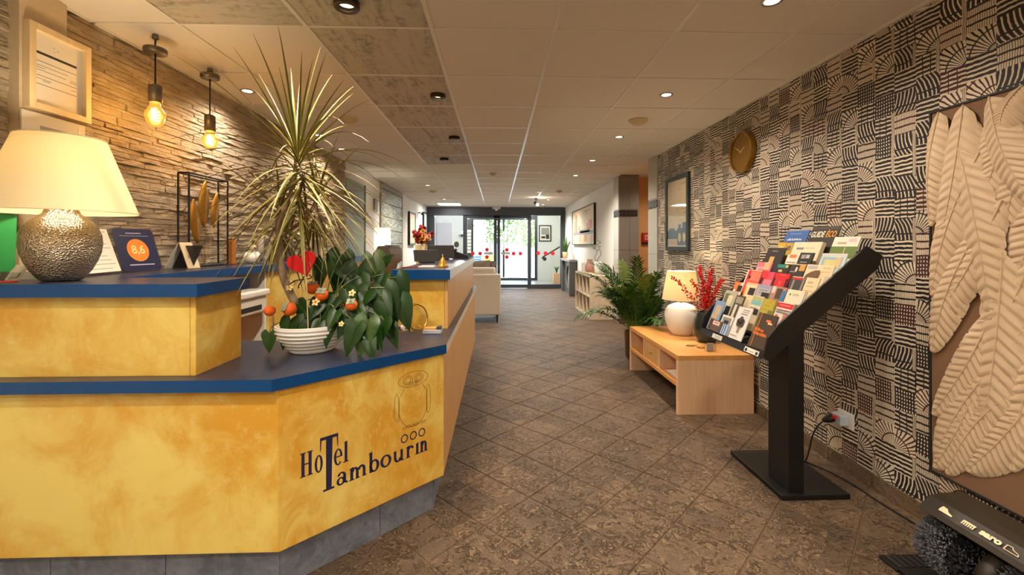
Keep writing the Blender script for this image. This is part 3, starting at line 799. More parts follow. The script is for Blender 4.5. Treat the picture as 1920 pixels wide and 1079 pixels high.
# ---------------------------------------------------------------- reception counter
P0 = Vector((-.786, 1.612, 0)); AX = Vector((.528, .513, 0)); LP = AX.length; AX.normalize(); NO = Vector((AX.y, -AX.x, 0)); UP = Vector((0, 0, 1))
rc = thing('reception_counter', 'yellow mottled reception counter with grey plinth and hotel lettering on its slanted corner', 'counter', (-1.0, 2.4, 0))
MB().box(-2.05, -.7865, 1.612, 1.632, .17, .757).build('front_panel', M['yellow'], rc, bevel=.0015)
MB().obox(P0+Vector((.0012, 0, .17)), AX*LP, -NO*.02, UP*.587).build('corner_panel', M['yellow'], rc, bevel=.0015)
MB().box(-.278, -.258, 2.127, 5.13, .17, .757).build('side_panel', M['beech_z'], rc, bevel=.0015, label='plain beech side panel')
c1, c2 = Vector((-.807, 1.662, 0)), Vector((-.31, 2.145, 0))
x = -2.05
for w in (.42, .41, .413):
    MB().box(x+.0015, x+w-.0015, 1.662, 1.68, .0, .17).build('tile', M['plinth'], rc, bevel=.001); x += w
d_ = (c2-c1); L_ = d_.length; d_.normalize(); nn = Vector((d_.y, -d_.x, 0))
for a, b in ((0, .41), (.41, L_)):
    MB().obox(c1+d_*(a+.001), d_*(b-a-.002), -nn*.018, UP*.17).build('tile', M['plinth'], rc, bevel=.001)
y = 2.147
while y < 5.1:
    MB().box(-.328, -.31, y+.001, min(y+.42, 5.1)-.001, 0, .17).build('tile', M['plinth'], rc, bevel=.001); y += .42
# --- hotel lettering, serif letters drawn as outlines
def on_panel(mb, poly, mi=0, t=.0012): mb.prism([(a, b) for a, b in poly], 0, t, (P0+Vector((0, 0, 0)), AX, UP, NO), mi)
def rect(mb, x0, x1, z0, z1): on_panel(mb, [(x0, z0), (x1, z0), (x1, z1), (x0, z1)])
def ringp(mb, cx, cz, rx, rz, tx, tz, a0=0, a1=2*PI, n=22):
    """stroke between two ellipses, thicker at the sides"""
    full = abs(a1-a0-2*PI) < 1e-3
    for i in range(n):
        b0, b1 = a0+(a1-a0)*i/n, a0+(a1-a0)*(i+1)/n
        f = lambda a, k: (cx+(rx-k*tx)*math.cos(a), cz+(rz-k*tz)*math.sin(a))
        on_panel(mb, [f(b0, 0), f(b1, 0), f(b1, 1), f(b0, 1)])
def letter(draw):
    mb = MB(); draw(mb); mb.build('letter', M['navy'], rc)
def serif(mb, x0, x1, z, h=.004): rect(mb, x0, x1, z, z+h)
def L_H(mb):
    for x0 in (.079, .105): rect(mb, x0-.001, x0+.0105, .408, .499); serif(mb, x0-.006, x0+.015, .408); serif(mb, x0-.006, x0+.015, .495)
    rect(mb, .088, .105, .452, .457)
letter(L_H)
letter(lambda mb: ringp(mb, .142, .438, .0155, .034, .009, .0055))
def L_T(mb):
    on_panel(mb, [(.170, .33), (.192, .33), (.196, .528), (.170, .528)]); serif(mb, .159, .203, .322, .008)
    rect(mb, .147, .218, .522, .534)
    on_panel(mb, [(.147, .528), (.153, .528), (.1505, .488), (.147, .478)]); on_panel(mb, [(.212, .528), (.218, .528), (.218, .478), (.2145, .488)])
letter(L_T)
def L_e(mb):
    ringp(mb, .2185, .438, .0175, .033, .0095, .0055, .02, 2*PI-.75); rect(mb, .207, .235, .437, .442)
letter(L_e)
def L_l(mb): rect(mb, .2445, .256, .408, .490); serif(mb, .239, .262, .407); on_panel(mb, [(.2405, .484), (.255, .492), (.255, .486)])
letter(L_l)
Z0, XH = .323, .050
def L_a(mb):
    ringp(mb, .229, Z0+.015, .0175, .0165, .010, .006); rect(mb, .2385, .2505, Z0+.004, Z0+.036)
    ringp(mb, .232, Z0+.033, .0185, .018, .011, .006, .0, PI*.92); on_panel(mb, [(.240, Z0+.006), (.256, Z0-.001), (.258, Z0+.006), (.249, Z0+.012)])
letter(L_a)
def stem(mb, x, z1=XH, w=.0125, foot=True, head=True):
    rect(mb, x, x+w, Z0, Z0+z1)
    if foot: serif(mb, x-.005, x+w+.005, Z0)
    if head: on_panel(mb, [(x-.007, Z0+z1-.004), (x+w, Z0+z1+.004), (x+w, Z0+z1-.006)])
def arch(mb, x0, x1):
    cx = (x0+x1)/2; ringp(mb, cx, Z0+XH-.018, (x1-x0)/2, .018, .012, .0085, 0, PI, 12)
def L_m(mb):
    stem(mb, .268); arch(mb, .272, .304); rect(mb, .292, .304, Z0, Z0+XH-.016); serif(mb, .290, .309, Z0)
    arch(mb, .299, .334); rect(mb, .322, .334, Z0, Z0+XH-.016); serif(mb, .320, .339, Z0)
letter(L_m)
def L_b(mb): stem(mb, .352, .084, foot=False); ringp(mb, .374, Z0+.025, .023, .0265, .013, .007)
letter(L_b)
letter(lambda mb: ringp(mb, .428, Z0+.025, .0265, .027, .013, .007))
def L_u(mb):
    rect(mb, .467, .479, Z0+.014, Z0+XH); on_panel(mb, [(.462, Z0+XH-.004), (.478, Z0+XH+.002), (.478, Z0+XH-.006)])
    ringp(mb, .4865, Z0+.018, .0185, .019, .012, .008, PI, 2*PI, 12)
    rect(mb, .4995, .5115, Z0, Z0+XH); on_panel(mb, [(.496, Z0+XH-.004), (.511, Z0+XH+.002), (.511, Z0+XH-.006)]); serif(mb, .505, .518, Z0)
letter(L_u)
def L_r(mb): stem(mb, .532); ringp(mb, .553, Z0+XH-.016, .015, .017, .010, .009, .35, PI*.95, 10); on_panel(mb, ellipse(.5625, Z0+XH-.010, .0055, .0055, 10))
letter(L_r)
letter(lambda mb: stem(mb, .581))
def L_n(mb): stem(mb, .605); arch(mb, .609, .639); rect(mb, .627, .639, Z0, Z0+XH-.016); serif(mb, .624, .645, Z0)
letter(L_n)
for cx in (.520, .566, .612):
    mb = MB(); ringp(mb, cx, .415, .0185, .019, .0052, .0052, n=26); mb.build('ring_mark', M['navy'], rc)
owl = MB(); T = .0019
def loop(cx, cz, rx, rz, a0=0, a1=2*PI, n=30): ringp(owl, cx, cz, rx, rz, T, T, a0, a1, n)
loop(.567, .6705, .079, .034)
for ex in (.539, .596):
    loop(ex, .670, .024, .020); loop(ex, .670, .014, .013)
loop(.553, .652, .010, .008); loop(.572, .651, .010, .008); loop(.586, .654, .008, .007)
loop(.480, .562, .0125, .061, n=26); loop(.648, .562, .0125, .066, n=26)
loop(.567, .545, .075, .088, PI*1.06, PI*1.94)
on_panel(owl, [(.500, .606), (.5018, .606), (.521, .640), (.519, .640)]); on_panel(owl, [(.632, .606), (.6338, .606), (.617, .640), (.615, .640)])
rect(owl, .4925, .494, .50, .606); rect(owl, .640, .6415, .50, .606)
for k in range(6): loop(.520+k*.0205, .4625, .0105, .0062, n=14)
owl.build('owl_drawing', M['brownline'], rc)

def top_slab(name, label, poly, z0, z1, glare_edges=(), loc=None):
    cx = sum(p[0] for p in poly)/len(poly); cy = sum(p[1] for p in poly)/len(poly)
    t = thing(name, label, 'worktop', (cx, cy, z0))
    MB().prism(poly, z0, z1, sides=False).build('surface', M['top'], t)
    e = MB(); n = len(poly)
    pe = MB()
    ar = sum(poly[i][0]*poly[(i+1) % n][1]-poly[(i+1) % n][0]*poly[i][1] for i in range(n))
    for i in range(n):
        p, q = poly[i], poly[(i+1) % n]
        if ar < 0: p, q = q, p
        tgt = pe if i in glare_edges else e
        tgt.add([(*p, z0), (*q, z0), (*q, z1), (*p, z1)], [(0, 1, 2, 3)])
    e.build('edge_band', M['blue_edge'], t)
    if pe.v: pe.build('edge_band', P(214, 206, 188, .35), t, label='pale edge band on the hall side')  # door glare on the long blue edges painted in as a pale colour
    return t
top_slab('lower_worktop', 'low dark blue worktop with bright blue edge along the slanted counter front',
    [(-2.05, 1.585), (-.797, 1.585), (-.243, 2.123), (-.243, 5.14), (-.5, 5.14), (-.5, 2.7), (-.62, 2.62), (-1.0, 2.24), (-2.05, 2.24)], .757, .80, (2,))
t = thing('raised_counter_left', 'raised yellow counter block with blue top, carrying the silver lamp', 'counter', (-1.57, 1.79, .80))
MB().box(-2.05, -1.122, 1.645, 1.665, .80, 1.09).build('front_panel', M['yellow'], t, bevel=.001)
MB().box(-1.120, -1.10, 1.645, 1.93, .80, 1.09).build('end_panel', M['yellow'], t, bevel=.001)
MB().box(-2.05, -1.122, 1.91, 1.93, .80, 1.09).build('rear_panel', M['beech_z'], t)
top_slab('raised_worktop', 'blue edged worktop of the left raised block, under the silver lamp', [(-2.05, 1.618), (-1.078, 1.618), (-1.078, 1.958), (-1.62, 1.958), (-2.05, 1.958)], 1.09, 1.137)
t = thing('raised_counter_right', 'raised yellow counter block with beech side, in front of the office chair', 'counter', (-.43, 3.8, .80))
MB().box(-.568, -.301, 2.525, 2.545, .80, 1.082).build('front_panel', M['yellow'], t, bevel=.001)
MB().box(-.30, -.281, 2.525, 5.12, .80, 1.082).build('side_panel', M['beech_z'], t, bevel=.001)
MB().box(-.568, -.55, 2.547, 5.12, .80, 1.082).build('rear_panel', M['beech_z'], t)
top_slab('raised_worktop', 'blue edged worktop of the right raised block, under the golden bell', [(-.592, 2.50), (-.266, 2.50), (-.266, 5.14), (-.592, 5.14)], 1.082, 1.137, (1,))
top_slab('back_worktop', 'long blue edged worktop running along the stone wall', [(-2.035, 1.96), (-1.62, 1.96), (-1.62, 5.62), (-2.035, 5.62)], 1.09, 1.137)
t = thing('back_cabinet', 'beech cabinet under the stone wall worktop with an open niche beside the printer', 'cabinet', (-1.85, 3.7, 0))
for y0 in (2.26, 2.55, 3.2): MB().box(-2.03, -1.66, y0, y0+.02, 0, 1.088).build('side_panel', M['beech_z'] if y0 < 3 else M['white'], t)
for z0 in (.05, .44, .80): MB().box(-2.03, -1.67, 2.572, 3.198, z0, z0+.02).build('shelf', M['beech_y'], t)
MB().box(-2.05, -2.032, 2.572, 3.198, .05, 1.088).build('back_panel', M['white'], t)
for k in range(4):
    y0 = 3.222+k*.59
    d_o = MB().box(-1.682, -1.662, y0+.002, y0+.586, .06, 1.086).build('door', M['yellow'], t, bevel=.001)
    MB().tube([(-1.662, y0+.06, .62), (-1.64, y0+.06, .64), (-1.64, y0+.06, .76), (-1.662, y0+.06, .78)], .005, 6).build('handle', M['steel'], d_o)
MB().box(-2.03, -1.69, 3.225, 5.58, 0, .06).build('base_board', M['darkgrey'], t)
t = thing('printer', 'pale grey office printer in the niche under the stone wall worktop', 'printer', (-1.84, 2.88, .82))
MB().box(-2.02, -1.60, 2.66, 3.12, .82, .93).build('body', P(206, 200, 190), t, bevel=.012)
MB().box(-2.02, -1.58, 2.65, 3.13, .932, .975).build('scanner_lid', P(216, 210, 200), t, bevel=.012)
MB().box(-1.605, -1.595, 2.74, 3.04, .845, .875).build('paper_slot', M['darkgrey'], t)
t = thing('inner_desk', 'beech writing desk behind the raised right counter block', 'desk', (-.8, 3.9, 0))
MB().box(-1.02, -.575, 2.70, 5.1, .72, .75).build('desk_top', M['beech_y'], t, bevel=.002)
for y0 in (2.72, 5.06): MB().box(-1.0, -.60, y0, y0+.025, 0, .718).build('side_panel', M['beech_z'], t)
t = thing('white_cabinet', 'white low cabinet at the far end of the stone wall carrying the white lamp', 'cabinet', (-1.82, 6.6, 0))
MB().box(-2.05, -1.62, 5.64, 7.3, 0, 1.06).build('body', M['white'], t, bevel=.002)
MB().box(-2.05, -1.60, 5.63, 7.31, 1.062, 1.095).build('top', P(150, 158, 160, .3), t, bevel=.002)
for k in range(3): MB().box(-1.619, -1.606, 5.66+k*.54, 6.19+k*.54, .06, 1.05).build('door', M['white'], t, bevel=.002)

# ---------------------------------------------------------------- on the left counter
def table_lamp(name, label, x, y, z, body, bm, rb, rt, zb, zt, sm, power, neckz, wcol=(1, .82, .54)):
    t = thing(name, label, 'lamp', (x, y, z))
    MB().lathe(body, (x, y, 0), 40).build('base', bm, t)
    top_b = body[-1][1]
    MB().lathe([(.012, top_b-.004), (.012, neckz)], (x, y, 0), 10).build('stem', M['brass'], t)
    sh = MB(); sh.lathe([(rb, zb), (rt, zt)], (x, y, 0), 48, cap=False); o = sh.build('shade', sm, t)
    for r_, z_ in ((rb, zb), (rt, zt)):
        rim = MB(); rim.tube([(x+r_*math.cos(a), y+r_*math.sin(a), z_) for a in [2*PI*i/48 for i in range(48)]], .0022, 6, closed=True)
        rim.build('rim', P(226, 204, 158), o)
    MB().ball((x, y, (zb*.4+zt*.6)), .019, 12, 8).build('bulb', M['inner_bulb'], t)
    pointlight(t, (x, y, zb*.4+zt*.6), power, wcol, .035)
    return t
table_lamp('silver_lamp', 'hammered silver round table lamp with large cream shade on the left counter', -1.705, 1.783, 1.137,
    [(.052, 1.1375), (.060, 1.141), (.070, 1.152), (.088, 1.178), (.104, 1.212), (.115, 1.246), (.1195, 1.28), (.117, 1.315), (.106, 1.347), (.088, 1.372), (.066, 1.39), (.054, 1.402), (.052, 1.41), (.030, 1.445)],
    M['hammered'], .232, .133, 1.405, 1.695, M['shade'], 19, 1.55)
# things behind the lamp
t = thing('green_board', 'green rounded notice card standing at the left edge behind the silver lamp', 'sign', (-1.95, 1.80, 1.137))
MB().prism([(-.19, 0), (-.04, 0), (-.025, .02), (-.02, .22), (-.035, .245), (-.19, .25)], 0, .008, ((-1.935, 1.868, 1.17), (.75, .66, 0), (0, 0, 1), (.66, -.75, 0))).build('board', paint('green_card', c(36, 140, 74), .5, var=.05), t, bevel=.003)
MB().box(-2.02, -1.88, 1.86, 1.90, 1.137, 1.17).build('foot', M['paper'], t)
for k in range(3):
    MB().prism([(-.15, .06+k*.05), (-.06, .06+k*.05), (-.06, .064+k*.05), (-.15, .064+k*.05)], .0082, .009, ((-1.935, 1.868, 1.17), (.75, .66, 0), (0, 0, 1), (.66, -.75, 0))).build('printed_line', P(40, 140, 76), t)
t = thing('red_stand', 'small red L shaped leaflet stand left of the silver lamp', 'stand', (-1.86, 1.70, 1.137))
MB().tube([(-1.905, 1.73, 1.262), (-1.868, 1.692, 1.142)], .006, 8).build('upright', M['red'], t)
MB().prism([(0, 0), (.055, .02), (.055, .03), (0, .012)], 0, .005, ((-1.868, 1.692, 1.1375), (1, .1, 0), (0, 1, 0), (0, 0, 1))).build('foot', M['red'], t)
t = thing('paper_card', 'small printed grey card leaning behind the red stand', 'card', (-1.90, 1.80, 1.137))
MB().obox((-1.94, 1.80, 1.138), (.085, -.03, 0), (0, .001, 0), (.012, .03, .06)).build('sheet', P(190, 180, 160), t)
MB().obox((-1.925, 1.7975, 1.150), (.055, -.02, 0), (0, -.0004, 0), (.004, .010, .02)).build('print', M['greyprint'], t)
def leaning_sign(name, label, p, q, h, lean, body, extra, thick=.004):
    """sheet between ground points p and q leaning back"""
    p, q = Vector(p), Vector(q); u = (q-p); Lw = u.length; u.normalize()
    b = Vector((-u.y, u.x, 0)); v = (UP*math.cos(lean)+b*math.sin(lean)); n = u.cross(v)
    t = thing(name, label, 'sign', tuple((p+q)/2))
    extra(t, p, u, v, n, Lw, h); return t
def rrect(x0, x1, y0, y1, r, k=4):
    o = []
    for cx, cy, a in ((x1-r, y0+r, -PI/2), (x1-r, y1-r, 0), (x0+r, y1-r, PI/2), (x0+r, y0+r, PI)):
        for i in range(k+1): o.append((cx+r*math.cos(a+PI/2*i/k), cy+r*math.sin(a+PI/2*i/k)))
    return o
def white_sheet(t, p, u, v, n, w, h):
    f = (p, u, v, n)
    MB().prism(rrect(0, w, 0, h, .006), -.004, 0, f).build('holder', M['clear'], t)
    MB().prism([(.008, .012), (w-.008, .012), (w-.008, h-.008), (.008, h-.008)], .0002, .0008, f).build('sheet', M['paper'], t)
    mb = MB()
    for k in range(9):
        a = .02+(k*37 % 5)*.008
        mb.prism([(a+w*.3, .05+k*.02), (w-.03-(k*13 % 4)*.02, .05+k*.02), (w-.03-(k*13 % 4)*.02, .053+k*.02), (a+w*.3, .053+k*.02)], .0009, .0012, f)
    mb.prism([(.10, .028), (w-.06, .028), (w-.06, .031), (.10, .031)], .0009, .0012, f)
    mb.build('printed_text', M['greyprint'], t)
    MB().obox(p+v*.0-n*.0, u*w, -n*.09+Vector((0, 0, 0)), UP*.003).build('foot', M['clear'], t)
leaning_sign('sheet_holder', 'white printed sheet in a clear stand between the silver lamp and the blue score sign', (-1.79, 1.90, 1.138), (-1.862, 2.255, 1.138), .235, .30, None, white_sheet)
def score(t, p, u, v, n, w, h):
    f = (p, u, v, n)
    MB().prism(rrect(-.008, w+.008, -.004, h+.008, .02), -.008, -.001, f).build('holder', M['clear'], t)
    MB().prism(rrect(0, w, .006, h, .018), -.0006, .0006, f).build('plate', P(20, 24, 66, .3), t)
    MB().prism(ellipse(w*.5, h*.50, w*.27, w*.27, 28), .0008, .0014, f).build('score_disc', P(222, 130, 30), t)
    mb = MB(); textmb(mb, '8,6', p+u*w*.5+v*h*.425, u, v, .062, .002, center=True, bold=.001); mb.build('score_text', P(246, 216, 150), t)
    mb = MB(); mb.prism([(w*.30, h*.885), (w*.68, h*.885), (w*.68, h*.905), (w*.30, h*.905)], .001, .0014, f)
    mb.prism([(w*.14, h*.83), (w*.86, h*.83), (w*.86, h*.838), (w*.14, h*.838)], .001, .0014, f)
    mb.prism([(w*.20, h*.15), (w*.82, h*.15), (w*.82, h*.175), (w*.20, h*.175)], .001, .0014, f); mb.build('printed_text', P(176, 170, 190), t)
    MB().obox(p-n*.0, u*w, -n*.08, UP*.003).build('foot', M['clear'], t)
leaning_sign('score_sign', 'navy rounded award sign with an orange disc reading 8,6', (-1.872, 2.27, 1.138), (-1.846, 2.495, 1.138), .235, .30, None, score)
t = thing('tent_card', 'folded cream tent card with a dark inside, beside the navy 8,6 sign', 'card', (-1.88, 2.70, 1.138))
ap, L0, R0 = Vector((-1.875, 2.655, 1.292)), Vector((-1.945, 2.645, 1.1385)), Vector((-1.815, 2.645, 1.1385)); DY = Vector((0, .105, 0))
MB().obox(R0, DY, ap-R0, Vector((.004, 0, .0015))).build('cream_leaf', P(214, 194, 160), t)
MB().obox(L0, DY, ap-L0, Vector((-.004, 0, .0015))).build('left_leaf', M['paper'], t)
MB().obox(L0+Vector((.006, .05, .001)), Vector((.118, 0, 0)), Vector((.060, 0, .135)), Vector((0, .003, 0))).build('inner_shade', M['darkgrey'], t)  # dark sheet between the leaves paints the shade inside the fold
MB().obox(ap+Vector((-.004, 0, -.001)), DY, Vector((.008, 0, 0)), UP*.005).build('ridge', M['darkgrey'], t)
MB().obox(R0*.62+ap*.38+Vector((.0045, .03, .001)), Vector((0, .05, 0)), (ap-R0)*.12, Vector((.0006, 0, .0003))).build('print', M['greyprint'], t)
# metal frame with gilded leaves
t = thing('gilt_leaf_ornament', 'tall black wire frame ornament with three gilded leaves against the stone wall', 'ornament', (-1.93, 2.97, 1.138))
def wire(y0, y1, z0, z1, x, name='frame_wire'):
    for a, b in (((x, y0, z0), (x, y0, z1)), ((x, y0, z1), (x, y1, z1)), ((x, y1, z1), (x, y1, z0)), ((x, y1, z0), (x, y0, z0))):
        MB().tube([a, b], .006, 6).build(name, M['black'], t)
wire(2.78, 3.17, 1.145, 1.725, -1.90); wire(2.78, 3.17, 1.145, 1.725, -1.965)
for y_ in (2.78, 3.17):
    for z_ in (1.145, 1.725): MB().tube([(-1.90, y_, z_), (-1.965, y_, z_)], .006, 6).build('frame_wire', M['black'], t)
def flat_leaf(y0, z0, y1, z1, w, x):
    mb = MB(); a = Vector((x, y0, z0)); b = Vector((x, y1, z1)); d = b-a; s = Vector((0, d.z, -d.y)).normalized(); vs = []; fs = []
    for i in range(9):
        f = i/8; ww = w*math.sin(PI*min(1, f*.96+.04))**.8; p = a+d*f
        vs += [p-s*ww+Vector((-.006, 0, 0)), p+Vector((.004, 0, 0)), p+s*ww+Vector((-.006, 0, 0))]
        if i: o = (i-1)*3; fs += [(o, o+3, o+4, o+1), (o+1, o+4, o+5, o+2)]
    mb.add(vs, fs, 0, True); lf = mb.build('gilded_leaf', M['gold'], t); sm_ = lf.modifiers.new('thick', 'SOLIDIFY'); sm_.thickness = .002
    MB().tube([a+Vector((.005, 0, 0)), b+Vector((.005, 0, 0))], .0016, 5).build('midrib', M['brass'], lf)
flat_leaf(2.91, 1.29, 2.865, 1.57, .050, -1.93); flat_leaf(2.975, 1.40, 2.985, 1.70, .056, -1.935); flat_leaf(3.07, 1.40, 3.105, 1.64, .044, -1.93)
for y_, z_ in ((2.91, 1.29), (2.975, 1.40), (3.07, 1.40)): MB().tube([(-1.93, 2.97, 1.147), (-1.93, y_, z_)], .002, 5).build('stalk', M['brass'], t)
# figures further along the shelf
t = thing('wood_block', 'upright orange brown wooden block on the stone wall worktop beside the wire frame', 'ornament', (-1.85, 3.22, 1.138))
MB().box(-1.93, -1.90, 3.225, 3.275, 1.138, 1.31).build('block', P(186, 116, 44), t, bevel=.006)
MB().box(-1.926, -1.904, 3.23, 3.27, 1.312, 1.328).build('cap', P(150, 92, 36), t, bevel=.003)
def figurine(y, m, label, s=1.0):
    t = thing('figurine', label, 'figurine', (-1.86, y, 1.138))
    mb = MB(); mb.lathe([(.001, 0), (.035*s, .004), (.05*s, .03*s), (.045*s, .06*s), (.022*s, .085*s), (.02*s, .095*s)], (-1.86, y, 1.138), 16); mb.build('body', m, t)
    MB().ball((-1.86+.012, y-.008, 1.138+.115*s), .024*s, 12, 8).build('head', m, t)
    MB().lathe([(.008*s, 0), (.001, .03*s)], (-1.86+.03, y-.02, 1.138+.115*s), 8, axis=(.8, -.5, -.1)).build('beak', P(206, 130, 60), t)
    for sg in (-1, 1): MB().ball((-1.86+.02*sg, y+.04*sg, 1.138+.05*s), .022*s, 10, 6, sq=1.6).build('wing', m, t)
figurine(3.40, M['ceramic'], 'white ceramic bird next to the wooden block', 1.05)
t = thing('ring_ornament', 'pale grey oval ring standing like a zero between the two birds', 'ornament', (-1.86, 3.58, 1.138))
pts = [(-1.86-.02*math.cos(a)*0, 3.58+.052*math.cos(a), 1.138+.112+.088*math.sin(a)) for a in [2*PI*i/28 for i in range(28)]]
MB().tube(pts, .024, 10, closed=True).build('ring', P(178, 172, 160), t)
MB().box(-1.89, -1.83, 3.54, 3.62, 1.138, 1.145).build('foot', P(178, 172, 160), t)
figurine(3.78, P(200, 176, 156), 'pinkish white bird right of the oval ring', 1.0)
t = thing('grey_speaker', 'small dark grey upright box with a round hole on the stone wall worktop', 'speaker', (-1.88, 3.96, 1.138))
MB().box(-1.93, -1.83, 3.91, 4.01, 1.138, 1.33).build('case', P(92, 88, 84), t, bevel=.006)
MB().prism(ellipse(0, 0, .03, .03, 18), 0, .002, ((-1.829, 3.96, 1.27), (0, 1, 0), (0, 0, 1), (1, 0, 0))).build('cone', M['black'], t)
t = thing('photo_frame', 'small pale wooden photo frame behind the hanging palm leaves on the back worktop', 'picture', (-1.9, 4.7, 1.138))
for a in ((4.50, 4.53, 1.138, 1.36), (4.79, 4.82, 1.138, 1.36), (4.53, 4.79, 1.138, 1.165), (4.53, 4.79, 1.333, 1.36)): MB().box(-1.91, -1.885, *a).build('frame_bar', M['frame_pine'], t)
MB().box(-1.905, -1.895, 4.53, 4.79, 1.165, 1.333).build('picture', P(150, 130, 110), t)
# notices on the stone wall
cas = slab('trim_3', XL+.001, XL+.055, 1.915, 2.12, 1.137, ZC, P(206, 188, 158))
t = thing('framed_notice', 'pale wooden frame with a printed white price notice on the stone wall', 'picture', (-2.0, 2.06, 1.88))
F0, F1, FZ0, FZ1, XF = 1.928, 2.212, 1.865, 2.235, -1.975
for a in ((F0, F0+.028, FZ0, FZ1), (F1-.028, F1, FZ0, FZ1), (F0+.028, F1-.028, FZ0, FZ0+.028), (F0+.028, F1-.028, FZ1-.028, FZ1)):
    MB().box(XL+.056, XF, *a).build('frame_bar', M['frame_pine'], t, bevel=.001)
MB().box(XF-.022, XF-.02, F0+.028, F1-.028, FZ0+.028, FZ1-.028).build('sheet', M['paper'], t)
fr_ = (Vector((XF-.0199, F0+.028, FZ0+.028)), Vector((0, 1, 0)), UP, Vector((1, 0, 0)))
W_, H_ = F1-F0-.056, FZ1-FZ0-.056
mb = MB()
mb.prism([(W_*.08, H_*.70), (W_*.88, H_*.70), (W_*.88, H_*.735), (W_*.08, H_*.735)], 0, .0004, fr_)
for z_ in (.60, .40, .28): mb.prism([(W_*.08, H_*z_), (W_*.88, H_*z_), (W_*.88, H_*z_+.002), (W_*.08, H_*z_+.002)], 0, .0004, fr_)
mb.build('rule_line', M['ink'], t)
mb = MB()
for z_, a, b in ((.54, .08, .7), (.51, .08, .24), (.475, .08, .66), (.475, .74, .88), (.45, .74, .88), (.355, .08, .36), (.335, .2, .34), (.345, .76, .86), (.80, .4, .44), (.83, .47, .52), (.86, .40, .43)):
    mb.prism([(W_*a, H_*z_), (W_*b, H_*z_), (W_*b, H_*z_+.0028), (W_*a, H_*z_+.0028)], 0, .0004, fr_)
mb.build('small_print', M['greyprint'], t)
t = thing('white_notice', 'white sheet pinned on the stone wall just above the lamp shade', 'sign', (-1.99, 2.05, 1.60))
MB().box(-2.003, -1.995, 1.915, 2.20, 1.60, 1.852).build('sheet', M['paper'], t)
MB().box(-1.9949, -1.9945, 1.99, 2.12, 1.74, 1.80).build('grey_print', M['greyprint'], t)
MB().box(-1.9949, -1.9940, 2.165, 2.175, 1.80, 1.84).build('clip', M['white'], t)
# ---------------------------------------------------------------- plants on the lower worktop
PC = Vector((-.835, 2.025, .80))
pot = thing('bowl_planter', 'white ribbed ceramic bowl planter on the low blue worktop', 'planter', tuple(PC))
prof = [(.085, 0), (.098, .003)]
zb, zt = .004, .118
for k in range(7):
    f0 = k/7; r0 = .098+.062*math.sin(PI/2*min(1, f0*1.15)); z0 = zb+(zt-zb)*f0; dz = (zt-zb)/7
    prof += [(r0, z0+dz*.08), (r0+.007, z0+dz*.35), (r0+.008, z0+dz*.7), (r0+.003, z0+dz*.97)]
prof += [(.167, .122), (.162, .124), (.152, .118), (.147, .09)]
PX = 1.16
mb = MB(); mb.xf = Matrix.Translation(PC) @ Matrix.Rotation(.75, 4, 'Z') @ Matrix.Diagonal((.95, .85, 1, 1)); mb.lathe(prof, (0, 0, 0), 48, cap=False)
mb.lathe([(.085, .0), (.001, .0)], (0, 0, 0), 48, cap=False); mb.build('bowl', M['ceramic'], pot)
mb = MB(); mb.xf = Matrix.Translation(PC) @ Matrix.Rotation(.75, 4, 'Z') @ Matrix.Diagonal((.95, .85, 1, 1)); mb.lathe([(.15, .094), (.08, .104), (.001, .108)], (0, 0, 0), 32, cap=False); mb.build('soil', M['soil'], pot)

# dracaena
dr = thing('dracaena', 'tall spiky dracaena with yellow edged blades rising from the white ribbed bowl', 'plant', (PC.x, PC.y, .90))
def bez(p0, p1, p2, p3, n):
    o = []
    for i in range(n+1):
        t = i/n; o.append(p0*(1-t)**3+p1*3*t*(1-t)**2+p2*3*t*t*(1-t)+p3*t**3)
    return o
H1 = Vector((-.90, 2.00, 1.70)); H2 = Vector((-.86, 2.14, 1.52)); H3 = Vector((-1.02, 2.10, 1.46)); FK = Vector((-.985, 2.02, 1.30))
tr = bez(Vector((-.865, 2.04, .895)), Vector((-.90, 2.03, 1.02)), Vector((-.985, 2.0, 1.10)), FK, 12)
MB().tube(tr, [.021-.005*i/12 for i in range(13)], 10).build('trunk', M['bark'], dr)
MB().tube(bez(FK, Vector((-1.0, 2.01, 1.42)), Vector((-.90, 2.0, 1.45)), H1, 10), [.011-.004*i/10 for i in range(11)], 8).build('branch', M['bark'], dr)
MB().tube(bez(FK, Vector((-.97, 2.08, 1.36)), Vector((-.88, 2.12, 1.38)), H2, 8), [.010-.003*i/8 for i in range(9)], 8).build('branch', M['bark'], dr)
MB().tube(bez(FK, Vector((-1.0, 2.03, 1.36)), Vector((-1.03, 2.08, 1.38)), H3, 8), [.010-.003*i/8 for i in range(9)], 8).build('branch', M['bark'], dr)
rd = random.Random(11)
def blade(o, d, L, w, droop):
    """arching ribbon: green centre, pale edges"""
    d = d.normalized(); p = Vector(o); vs = []; fs = []; mi = []; n = 9; cur = d.copy()
    side = d.cross(UP); side = side.normalized() if side.length > .05 else Vector((rd.uniform(-1, 1), rd.uniform(-1, 1), 0)).normalized()
    for i in range(n+1):
        f = i/n; ww = w*min(1, .45+f*2.2)*(1-max(0, f-.35)/.65)**.8+.0004
        nn_ = side.cross(cur).normalized()
        vs += [p-side*ww+nn_*ww*.35, p-side*ww*.55, p+side*ww*.55, p+side*ww+nn_*ww*.35]
        if i:
            o4 = (i-1)*4
            for k in range(3): fs.append((o4+k, o4+k+1, o4+k+5, o4+k+4)); mi.append(1 if k != 1 else 0)
        p = p+cur*(L/n); cur = (cur+Vector((0, 0, -1))*droop*(.35+f)*(1-abs(min(0, cur.z))*.8)/n*2.2).normalized()
    mb = MB(); mb.add(vs, fs, 0, True); mb.mi = mi; return mb
